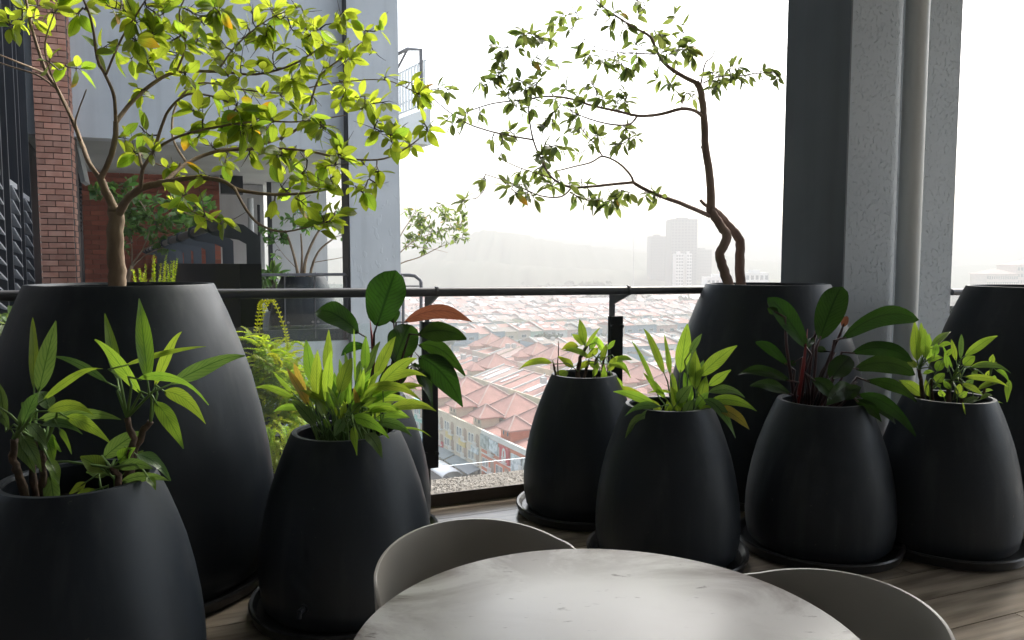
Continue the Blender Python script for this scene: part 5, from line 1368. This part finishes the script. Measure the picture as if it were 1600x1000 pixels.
for a0, wmn, lab, idx in near:
    rr = random.Random(idx)
    P = AB(a0, 0); u = thing('shophouse', P, lab, 'shophouse', 'three-storey shophouses along the near street')
    def L_(x, y, z): return P + AX * (UL - x) + BX * y + UP * z          # x runs towards the camera
    top = 3 * SH
    MB().box(L_(UL / 2, 9, (SH + top) / 2), (UL - .02, 18, top - SH), ex, ey).build('wall', M[wmn], u)
    MB().box(L_(UL / 2, 10.5, SH / 2), (UL - .02, 15, SH), ex, ey).build('shop_front', M['shop_dark'] if idx != 6 else M['teal_wall'], u)
    for k in range(5): MB().box(L_(.3 + k * (UL - .6) / 4, .3, SH / 2), (.55, .55, SH), ex, ey).build('pillar', M[wmn], u)
    tr2 = MB()
    for z in (SH, 2 * SH): tr2.box(L_(UL / 2, -.06, z), (UL, .14, .22), ex, ey)
    tr2.box(L_(UL / 2, .1, top + .45), (UL - .02, .25, .9), ex, ey).box(L_(UL / 2, .08, top + .95), (UL, .45, .14), ex, ey)
    tr2.build('cornice', M['trim'] if wmn == 'orange_wall' else M[wmn], u)
    for st in (1, 2):
        kind = 'ar' if (st == 2 and wmn != 'orange_wall') else 'sq'
        for cx in (1.1, 2.5, 6.9, 8.3): put('window', wm[kind], u, L_(cx, 0, st * SH + .95))
        for cx in (4.6, 10.4): put('balcony', bm[kind], u, L_(cx, 0, st * SH + .55))
    # roofs
    c = L_(UL / 2, 9, top + .2)
    rf = MB()
    rf.add([L_(0, .5, top), L_(UL, .5, top), L_(UL, 9, top + 1.5), L_(0, 9, top + 1.5), L_(UL, 18, top), L_(0, 18, top)], [(0, 1, 2, 3), (3, 2, 4, 5), (1, 4, 2), (0, 3, 5)])
    rf.build('low_roof', M['terracotta_roof'], u)
    hc = L_(UL / 2 - 1.2, 11, top + 2.2)
    MB().box(hc - UP * 1.2, (8.4, 8.4, 2.2), ex, ey).build('attic_wall', M[wmn if wmn != 'teal_wall' else 'cream_wall'], u)
    big = pyramid(MB(), hc, 9, 9, 3.6, ex, ey, .7).build('hip_roof', M['terracotta_roof'], u)
    ridges(MB(), hc, 9, 9, 3.6, ex, ey, .7).build('ridge_tiles', M['pink_roof'], big)
    sc_ = L_(UL / 2 + 1.0, 3.4, top + 2.5)
    MB().box(sc_ - UP * 1.4, (3.8, 3.8, 2.6), ex, ey).build('turret_wall', M[wmn if wmn != 'teal_wall' else 'cream_wall'], u)
    for q in (-.8, .8): MB().box(sc_ + ex * q - ey * 1.92 - UP * .9, (.5, .08, .9), ex, ey).build('turret_window', M['pane'], u)
    sm = pyramid(MB(), sc_, 4.4, 4.4, 2.1, ex, ey, .5).build('turret_roof', M['terracotta_roof'], u)
    ridges(MB(), sc_, 4.4, 4.4, 2.1, ex, ey, .5).build('ridge_tiles', M['pink_roof'], sm)
    def sign(x, z, w, h, m):
        return MB().box(L_(x, -.22, z), (w, .2, h), ex, ey).build('sign', M[m], u)
    if idx == 3: sign(1.9, 2 * SH + 2.4, 3.6, 2.4, 'sign_grey'); sign(5.6, 2 * SH + 2.2, 3.4, 2.2, 'sign_white'); sign(10, 2 * SH + 1.7, 3.6, 3.0, 'sign_red')
    if idx == 3:
        n = 18; d = MB().prism([L_(10, -.33, 2 * SH + 1.7) + ex * (.75 * math.cos(6.283 * i / n)) + UP * (1.25 * math.sin(6.283 * i / n)) for i in range(n)], -ey * .05); d.build('oval_emblem', M['trim'], u)
        MB().box(L_(10, -.40, 2 * SH + 1.9), (.28, .06, 1.1), ex, ey).box(L_(10, -.40, 2 * SH + 1.35), (.6, .06, .25), ex, ey).build('emblem_figure', M['sign_red'], u)
    if idx == 2: sign(2.2, 2 * SH + 1.0, 3.6, 3.4, 'sign_white'); sign(6.2, 2 * SH + 1.6, 3.4, 2.6, 'sign_grey')
    if idx == 4: sign(9.6, 2 * SH - .1, 3.3, 1.3, 'sign_white'); sign(3.6, 2 * SH - .1, 3.2, 1.3, 'sign_yellow')
    if idx == 5: sign(9, 2 * SH, 3.2, 1.2, 'sign_yellow'); sign(4, SH + .4, 3.6, 1.6, 'sign_red')
    if idx == 6: sign(4, SH + .2, 5.0, 1.2, 'mint_wall'); sign(9.4, 2 * SH - .2, 3.5, 1.4, 'sign_white')
    if idx in (4, 5, 7):
        MB().prism([L_(.4, -.1, SH + .1), L_(.4, -2.6, SH - .7), L_(.4, -2.6, SH - .85), L_(.4, -.1, SH - .1)], -ex * -(UL - .8)).build('awning', M['awning'], u)
# parked cars and white canopies on the near street
M['car_white'] = mat('white_car_paint', (.75, .76, .77), .25, spec=.6, coat=.5); M['car_grey'] = mat('grey_car_paint', (.22, .24, .26), .25, spec=.6, coat=.5); M['tyre'] = mat('tyre', (.02, .02, .02), .9); M['car_glass'] = mat('car_window', (.02, .03, .04), .08)
def car(a, b, m, lab):
    P = AB(a, b); t = thing('parked_car', P, lab, 'car', 'cars parked on the near street')
    def q(x, y, z): return P + BX * x + AX * y + UP * z
    prof = [(-2.1, .35), (-2.15, .75), (-1.9, .92), (-1.2, 1.0), (1.2, 1.02), (2.0, .85), (2.1, .4)]
    vs = []; 
    b_ = MB().prism([q(x, -.85, z) for x, z in prof], AX * 1.7); b_.build('body', M[m], t, 'auto')
    cab = [(-1.55, .98), (-1.0, 1.45), (.5, 1.47), (1.15, 1.0)]
    vs = [q(x, -.78 + (.1 if z > 1.2 else 0), z) for x, z in cab] + [q(x, .78 - (.1 if z > 1.2 else 0), z) for x, z in cab]
    MB().add(vs, [(3, 2, 1, 0), (4, 5, 6, 7), (0, 1, 5, 4), (2, 3, 7, 6)]).build('window', M['car_glass'], t)
    MB().box(q(-.25, 0, 1.475), (1.5, 1.34, .05), BX, AX).build('roof', M[m], t)
    for x in (-1.3, 1.3):
        for y in (-.8, .8): MB().tube([q(x, y - .1, .32), q(x, y + .1, .32)], .32, 12).build('wheel', M['tyre'], t, 'auto')
car(28, -9.5, 'car_white', 'white car parked farthest up the near street'); car(24.5, -9.3, 'car_grey', 'grey car parked beside the white cars on the near street'); car(20.5, -9.6, 'car_white', 'white car parked between the grey car and the white canopy'); car(26, -15.5, 'car_white', 'white car at the outer side of the near street')
def canopy(a, b, w, d, lab):
    P = AB(a, b); t = thing('market_canopy', P, lab, 'canopy')
    n = 8
    vs, fs = [], []
    for i in range(n + 1):
        an = math.pi * i / n
        for s in (-1, 1): vs.append(P + BX * (-w / 2 * math.cos(an)) + AX * (s * d / 2) + UP * (2.5 + .9 * math.sin(an)))
    for i in range(n): fs.append((2 * i, 2 * i + 1, 2 * i + 3, 2 * i + 2))
    o = MB().add(vs, fs).build('canvas', M['white_sheet'], t, True); so_ = o.modifiers.new('t', 'SOLIDIFY'); so_.thickness = .06
    for sx in (-1, 1):
        for sy in (-1, 1): MB().tube([P + BX * sx * w * .48 + AX * sy * d * .46, P + BX * sx * w * .48 + AX * sy * d * .46 + UP * 2.5], .05, 6).build('post', M['grey_wall'], t)
canopy(12, -8.5, 4.5, 5, 'rounded white canopy beside the parked cars'); canopy(5, -5.5, 4, 9, 'long white canopy below the cream shophouse'); canopy(16.5, -11.5, 4, 4, 'smaller white canopy next to the grey car')

# second and third block behind the near row
ORD = 'first second third fourth fifth sixth seventh eighth ninth tenth eleventh twelfth thirteenth fourteenth fifteenth sixteenth seventeenth eighteenth'.split()
def block_unit(a0, b0, dep, style, wmn, rfn, lab, seed):
    rr = random.Random(seed)
    P = AB(a0, b0); u = thing('shophouse', P, lab, 'shophouse', 'shophouses in the blocks behind the near row')
    def L_(x, y, z): return P + AX * (UL - x) + BX * y + UP * z
    top = 2.6 * SH
    MB().box(L_(UL / 2, dep / 2, top / 2), (UL - .02, dep, top), ex, ey).build('wall', M[wmn], u)
    MB().box(L_(UL / 2, .06, top + .3), (UL, .4, .6), ex, ey).build('cornice', M[wmn], u)
    for x in (1.6, 4.0, 8.0, 10.4): put('window', wm['sq'], u, L_(x, 0, 1.6 * SH + .3))
    if rr.random() < .5: put('window', wm['ar'], u, L_(6.1, 0, 1.6 * SH + .8))
    rf = MB(); hgt = 3.2 if style == 'long' else 1.6
    rf.add([L_(0, .4, top), L_(UL, .4, top), L_(UL, dep / 2, top + hgt), L_(0, dep / 2, top + hgt), L_(UL, dep, top), L_(0, dep, top)], [(0, 1, 2, 3), (3, 2, 4, 5), (1, 4, 2), (0, 3, 5)])
    rf.build('roof', M[rfn], u)
    MB().beam(L_(0.1, .3, top + .15), L_(.1, dep / 2, top + hgt + .15), .35, .5).build('party_wall', M['white_wall'], u)
    if style == 'long':
        MB().beam(L_(UL / 2, .3, top + .15), L_(UL / 2, dep / 2, top + hgt + .15), .3, .4).build('party_wall', M['white_wall' if seed % 2 else wmn], u)
        MB().beam(L_(0, dep / 2, top + hgt + .05), L_(UL, dep / 2, top + hgt + .05), .45, .25).build('ridge_tiles', M['pink_roof'], u)
        for q in range(rr.randint(0, 2)): MB().box(L_(rr.uniform(1, 11), dep * rr.uniform(.25, .45), top + hgt + .3), (1.3, 1.3, 1.6), ex, ey).build('water_tank', M['grey_wall'], u)
        if rr.random() < .4: MB().beam(L_(2.6, 2.5, top + .1 + hgt * 2.5 / (dep / 2)), L_(2.6, dep / 2 - 3, top + hgt * (1 - 6 / dep) + .1), .8, .12).build('skylight', M['white_sheet'], u)
        if rr.random() < .6: MB().beam(L_(6, 2, top + .05 + hgt * 2 / (dep / 2)), L_(6, dep / 2 - 1.5, top + hgt * (1 - 3 / dep) + .1), 2.2, .15).build('skylight', M['white_sheet'], u)
    else:
        hc = L_(UL / 2, dep / 2, top + 2.4)
        MB().box(hc - UP * 1.0, (8, 8, 2), ex, ey).build('attic_wall', M[wmn], u)
        bg_ = pyramid(MB(), hc, 8.8, 8.8, 3.6, ex, ey, .7).build('hip_roof', M[rfn], u)
        ridges(MB(), hc, 8.8, 8.8, 3.6, ex, ey, .7).build('ridge_tiles', M['pink_roof'], bg_)
        if rr.random() < .8:
            s2 = L_(UL / 2 + 3, 2.8, top + 2.0)
            MB().box(s2 - UP * 1.0, (3.4, 3.4, 2.0), ex, ey).build('turret_wall', M[wmn], u)
            pyramid(MB(), s2, 3.8, 3.8, 1.9, ex, ey, .4).build('turret_roof', M[rfn], u)
for i in range(13):
    block_unit(-50 + i * UL, 30, 22, 'long' if i % 5 else 'hip', 'cream_wall' if i % 4 else 'buff_wall', 'terracotta_roof' if i % 3 else 'pink_roof', 'cream shophouse with tiled slopes, %s along the second row from the near end' % ORD[i], 200 + i)
for i in range(15):
    block_unit(-40 + i * UL, 57, 22, 'hip' if i % 4 else 'long', ['cream_wall', 'buff_wall', 'pink_wall'][i % 3], 'terracotta_roof' if i % 4 else 'pink_roof', 'shophouse with tiled roof, %s along the third row from the near end' % ORD[i], 300 + i)
for i in range(6): 
    block_unit(110 + i * UL, 2, 20, 'hip', 'cream_wall', 'terracotta_roof', 'pyramid-roofed shophouse far up the near street, %s beyond the buff one' % ORD[i], 340 + i)

# rows facing us beyond the cross street
rx, ry = BX, AX
wide_w = win_mesh('window', 2.6, 1.3, rx, ry, False, 3)
def row_proto(seed):
    rr = random.Random(seed)
    w, dep, h = 7.0, 16.0, rr.choice((8.4, 8.8, 9.2))
    wmn = rr.choice(WALLS); rfn = rr.choice(ROOFS[:3] + ['terracotta_roof'])
    o = thing('row_house', (0, 0, 0), None, 'house', 'terraced houses in the far rows')
    o['look'] = wmn.replace('_wall', '') + '-walled'; o['top'] = rfn.replace('_roof', '')
    def L_(x, y, z): return rx * x + ry * y + UP * z
    MB().box(L_(w / 2, dep / 2, h / 2), (w - .02, dep, h), rx, ry).build('wall', M[wmn], o)
    hg = rr.uniform(1.3, 2.0)
    b = MB().add([L_(0, -.7, h), L_(w, -.7, h), L_(w, dep * .5, h + hg), L_(0, dep * .5, h + hg), L_(w, dep, h), L_(0, dep, h)], [(0, 1, 2, 3), (3, 2, 4, 5), (1, 4, 2), (0, 3, 5)])
    b.build('roof', M[rfn], o)
    MB().beam(L_(.0, -.9, h + .1), L_(.0, dep * .5, h + hg + .25), .3, .5).build('party_wall', M['white_wall'], o)
    MB().box(L_(w / 2, -.5, h * .48), (w - .3, 1.0, .9), rx, ry).build('balcony', M['white_wall'] if rr.random() < .6 else M[wmn], o)
    put('window', wide_w, o, L_(w / 2 - .2, 0, h * .62))
    MB().box(L_(w / 2, -.02, h * .2), (w * .7, .1, h * .34), rx, ry).build('shutter', M['grey_wall'] if rr.random() < .6 else M['shop_dark'], o)
    if rr.random() < .5: MB().box(L_(w / 2 + rr.uniform(-1, 1), dep * .27, h + hg * .55 + .25), (rr.uniform(1.6, 4), rr.uniform(2, 4), .3), rx, (ry * dep * .5 + UP * hg).normalized(), (UP * dep * .5 - ry * hg).normalized()).build('roof_sheet', M['white_sheet'], o)
    if rr.random() < .45: MB().box(L_(rr.uniform(1, 5), dep * .4, h + hg + .4), (1.4, 1.4, 1.3), rx, ry).build('water_tank', M['grey_wall'], o)
    return o
protos = [row_proto(700 + k) for k in range(12)]
used = [False] * 12
cnt = 0
far_pts = []
rows = [(62, 90), (81, 90), (120, 90), (139, 90)]
for a in range(197, 640, 58): rows += [(a, None), (a + 18.5, None)]
for ri, (a, bmin) in enumerate(rows):
    b = -120 if bmin is None else bmin
    while b < 520:
        p = AB(a, b); u = (p.x + 3) / p.y
        if (bmin is None and -.19 < u < .30) or (bmin is not None and u < .30) :
            k = R.randrange(12)
            if cnt < 288:
                if used[k]: o = copy_tree(protos[k], None, p)
                else: o = protos[k]; o.location = p; used[k] = True
                o['label'] = '%s terraced house with %s roof in the %s row beyond the blocks' % (o['look'], o['top'], ORD[ri]); cnt += 1
            else: far_pts.append((p, k))
        elif .52 < u < .68: far_pts.append((p, R.randrange(12)))
        b += 7.0
        if R.random() < .04: b += 7
fb = {}
for p, k in far_pts:
    w, dep, h = 7.0, R.uniform(12, 18), R.uniform(6, 9)
    def L_(x, y, z): return p + rx * x + ry * y + UP * z
    rr = random.Random(k)
    wmn = R.choice(WALLS); rfn = R.choice(ROOFS)
    fb.setdefault(wmn, MB()).box(L_(w / 2, dep / 2, h / 2), (w - .05, dep, h), rx, ry)
    fb.setdefault(rfn, MB()).add([L_(0, -.5, h), L_(w, -.5, h), L_(w, dep * .5, h + 2.6), L_(0, dep * .5, h + 2.6), L_(w, dep, h), L_(0, dep, h)], [(0, 1, 2, 3), (3, 2, 4, 5), (1, 4, 2), (0, 3, 5)])
    fb.setdefault('pane', MB()).box(L_(w / 2, -.02, h * .7), (w * .6, .1, 1.2), rx, ry)
    if R.random() < .3: fb.setdefault('white_sheet', MB()).box(L_(w / 2, dep * .25, h + 1.6), (w * .8, 4, .3), rx, (ry * dep * .5 + UP * 2.6).normalized())
mm_ = list(fb)
jb = MB()
for i, k in enumerate(mm_):
    jb.cur = i; jb.add(fb[k].v, fb[k].f)
do = jb.build('distant_houses', [M[k] for k in mm_]); tag(do, 'mass of distant low houses fading into the haze', None, None, 'stuff')

# trees in the town
M['leaf_far'] = mat('distant_foliage', (.055, .085, .035), .8, (.035, .06, .025), .5)
def crown_mb(c, rx_, rz, n, s, rr):
    b = MB()
    for i in range(n):
        while True:
            p = V(rr.uniform(-1, 1), rr.uniform(-1, 1), rr.uniform(-1, 1))
            if .35 < p.length < 1: break
        q = c + V(p.x * rx_, p.y * rx_, p.z * rz)
        nn = (p + V(rr.gauss(0, .5), rr.gauss(0, .5), rr.gauss(0, .5))).normalized()
        x = nn.orthogonal().normalized(); y = nn.cross(x); k = s * rr.uniform(.6, 1.3)
        b.add([q - x * k - y * k * .6, q + x * k - y * k * .5, q + x * k * .7 + y * k, q - x * k * .8 + y * k * .7], [(0, 1, 2, 3)])
    return b
tp_ = []
for k in range(4):
    rr = random.Random(900 + k)
    cb = MB()
    for q in range(5):
        c = V(rr.uniform(-1.3, 1.3), rr.uniform(-1.3, 1.3), rr.uniform(3.6, 5.4)); m_ = crown_mb(c, 1.6, 1.3, 70, .34, rr); cb.add(m_.v, m_.f)
    t = thing('street_tree', (0, 0, 0), None, 'tree', 'small trees along the cross street')
    MB().tube([(0, 0, 0), (.1, 0, 2), (0, .1, 4)], [.18, .14, .08], 7).build('trunk', M['twig'], t); cb.build('crown', M['leaf_far'], t)
    tp_.append(t)
i = 0
for a, b0_, b1_, st in ((187, -40, 200, 8), (54, 88, 150, 12), (108, 88, 160, 13), (178, 92, 170, 12), (245, -60, 230, 20), (306, -60, 250, 24), (-12, 84, 86, 3)):
    b = b0_
    while b < b1_:
        p = AB(a + R.uniform(-2, 2), b)
        o = tp_[i] if i < 4 else copy_tree(tp_[i % 4], None, p)
        o.location = p; s = R.uniform(.8, 1.35); o.scale = (s, s, s)
        o['label'] = '%s green street tree %s' % ('smaller' if s < 1.0 else 'fuller', {187: 'lining the cross street beyond the blocks', 54: 'before the first right-hand row', 108: 'before the second right-hand row', 178: 'along the cross street behind the right-hand rows', 245: 'before the third long row', 306: 'before the fourth long row', -12: 'at the near end of the side street'}[a]); i += 1
        b += st * R.uniform(.5, 1.6)
rr = random.Random(77)
tl = MB()
for i in range(520):
    x = rr.uniform(-420, 900); Y = rr.uniform(640, 1000); s = rr.uniform(4, 8) * (1 + .5 * math.sin(x * .02))
    c = V(x, Y, GZ + s * .9); m_ = crown_mb(c, s * 1.2, s * .9, 34, s * .3, rr); tl.add(m_.v, m_.f)
tag(tl.build('distant_wood', M['leaf_far']), 'hazy belt of trees at the edge of the town', None, None, 'stuff')

# hills
M['hill'] = mat('hill_green', (.06, .085, .04), .9, (.09, .10, .06), .01, 6)
def hills(name, prof, Y0, d0, d1, seed, lab):
    rr = random.Random(seed)
    xs = []
    for i in range(len(prof) - 1):
        (xa, ya), (xb, yb) = prof[i], prof[i + 1]
        for k in range(8): f = k / 8; xs.append((xa + (xb - xa) * f, ya + (yb - ya) * (f * f * (3 - 2 * f))))
    rowsf = [(-d0, 0), (-d0 * .7, .35), (-d0 * .35, .75), (0, 1), (d1 * .4, .8), (d1, 0)]
    vs, fs = [], []
    for px, py in xs:
        h = max(2, W(px, py, Y0).z - GZ) + rr.uniform(-1.5, 2.5)
        x = (px - 800) / F * Y0
        for dy, k in rowsf: vs.append(V(x + rr.uniform(-3, 3), Y0 + dy + rr.uniform(-20, 20), GZ + h * k + (rr.uniform(-2, 2) if 0 < k < 1 else 0) - (.5 if k == 0 else 0)))
    m_ = len(rowsf)
    for i in range(len(xs) - 1):
        for j in range(m_ - 1): fs.append((i * m_ + j, i * m_ + j + 1, (i + 1) * m_ + j + 1, (i + 1) * m_ + j))
    o = MB().add(vs, fs).build(name, M['hill'], None, True); tag(o, lab, None, None, 'structure')
hills('hills', [(-900, 430), (-300, 412), (200, 396), (520, 388), (600, 395), (640, 393), (690, 378), (720, 369), (760, 361), (800, 364), (850, 375), (905, 382), (950, 387), (1000, 393), (1050, 402), (1120, 400), (1180, 408), (1260, 414), (1400, 420), (1560, 416), (1700, 408), (2200, 425)], 1400, 380, 500, 5, 'long low hill ridge dissolving in the haze')
hills('foothills', [(-400, 436), (300, 425), (560, 420), (640, 413), (700, 408), (760, 410), (840, 416), (920, 420), (1000, 424), (1100, 426), (1200, 430), (1500, 432), (1900, 430)], 1080, 150, 200, 6, 'lower hill spurs in front of the ridge')

# towers and larger blocks far off
M['tower'] = mat('tower_wall', (.16, .17, .18), .8, (.13, .14, .15), .05); M['tower_pale'] = mat('pale_tower_wall', (.6, .6, .6), .8)
def tower(name, x0, x1, ytop, Y, depth, m, lab, floors=0, cols=0, cat='tower', hip=0):
    a, b = W(x0, 411, Y), W(x1, 411, Y); top = W((x0 + x1) / 2, ytop, Y).z
    w = b.x - a.x; cx = (a.x + b.x) / 2
    t = thing(name, (cx, Y + depth / 2, GZ), lab, cat)
    MB().box((cx, Y + depth / 2, (GZ + top) / 2), (w, depth, top - GZ)).build('wall', M[m], t)
    if floors:
        bb = MB(); fh = (top - GZ - 4) / floors; ww = w / cols
        for i in range(floors):
            for j in range(cols): bb.box((a.x + ww * (j + .5), Y - .02, GZ + 3 + fh * (i + .55)), (ww * .6, .2, fh * .5))
        tag(bb.build('windows', M['pane'], t), kind='stuff')
    if hip:
        pyramid(MB(), V(cx, Y + depth / 2, top), w, depth, hip, V(1, 0, 0), V(0, 1, 0), 1.0, .5).build('roof', M['pink_roof'], t)
    else: MB().box((cx, Y + depth / 2, top + 1.2), (w * .4, depth * .4, 2.4)).build('plant_room', M[m], t)
    return t
tower('office_tower', 1048, 1089, 342, 900, 32, 'tower', 'tallest hazy tower block on the skyline behind the leaning tree', 26, 8)
tower('office_tower', 1016, 1040, 369, 1000, 24, 'tower', 'lower hazy tower left of the tallest tower', 20, 6)
tower('office_tower', 1089, 1112, 390, 1020, 40, 'tower', 'squat hazy block right of the tallest tower', 14, 6)
tower('office_tower', 1056, 1068, 396, 830, 16, 'tower_pale', 'pale slim block in front of the tallest tower', 14, 3); tower('office_tower', 1073, 1081, 396, 832, 14, 'tower_pale', 'paler narrow block right beside the slim pale one', 14, 2)
ms = thing('radio_mast', W(990, 450, 760), 'thin radio mast standing left of the towers', 'mast')
q_ = W(990, 411, 760); MB().tube([V(q_.x, 760, GZ), V(q_.x, 760, W(990, 366, 760).z)], [.7, .3], 6).build('pole', M['grey_wall'], ms)
tower('white_block', 1105, 1146, 433, 640, 18, 'white_wall', 'low white block with square windows under the leaning tree', 3, 6, 'building')
tower('white_block', 1165, 1202, 426, 660, 18, 'white_wall', 'taller white block beside the concrete pier', 4, 5, 'building')
tower('hotel', 1543, 1592, 428, 700, 26, 'buff_wall', 'long hazy hotel with pitched roof above the right planter', 5, 14, 'hotel', 5)
tower('hotel', 1590, 1660, 414, 705, 30, 'buff_wall', 'higher hotel wing cut by the right edge', 6, 14, 'hotel', 6)
for i in range(26):
    px = R.uniform(620, 1230); Y = R.uniform(590, 820)
    h = R.uniform(7, 12); p = W(px, 411, Y)
    w = R.uniform(14, 40); wk = R.choice(['white_wall', 'buff_wall', 'blue_wall']); rk = R.choice(['white_sheet', 'pink_roof', 'terracotta_roof'])
    t = thing('long_shed', (p.x, Y, GZ), 'long %s-walled shed at the hazy town edge, %s-roofed' % (wk.split('_')[0], {'white_sheet': 'white', 'pink_roof': 'pink', 'terracotta_roof': 'red'}[rk]), 'building', 'long buildings at the town edge')
    MB().box((p.x, Y, GZ + h / 2), (w, 14, h), BX, AX).build('wall', M[wk], t)
    c = V(p.x, Y, GZ + h)
    MB().add([c - BX * w / 2 - AX * 7.5, c + BX * w / 2 - AX * 7.5, c + BX * w / 2 + UP * 3, c - BX * w / 2 + UP * 3, c + BX * w / 2 + AX * 7.5, c - BX * w / 2 + AX * 7.5], [(0, 1, 2, 3), (3, 2, 4, 5), (1, 4, 2), (0, 3, 5)]).build('roof', M[rk], t)

# ------------------------------------------------------------------ haze
hm = bpy.data.materials.new('haze_air'); hm.use_nodes = True
hn = hm.node_tree; hn.nodes.remove(hn.nodes['Principled BSDF'])
pv = hn.nodes.new('ShaderNodeVolumePrincipled')
pv.inputs['Color'].default_value = (.465, .47, .465, 1); pv.inputs['Density'].default_value = HAZE; pv.inputs['Anisotropy'].default_value = .2
hn.links.new(pv.outputs[0], hn.nodes['Material Output'].inputs['Volume'])
hz = MB().box((0, 1500, 11), (6900, 3900, 105)).build('haze', hm); tag(hz, 'pale hazy air over the town', None, None, 'stuff')
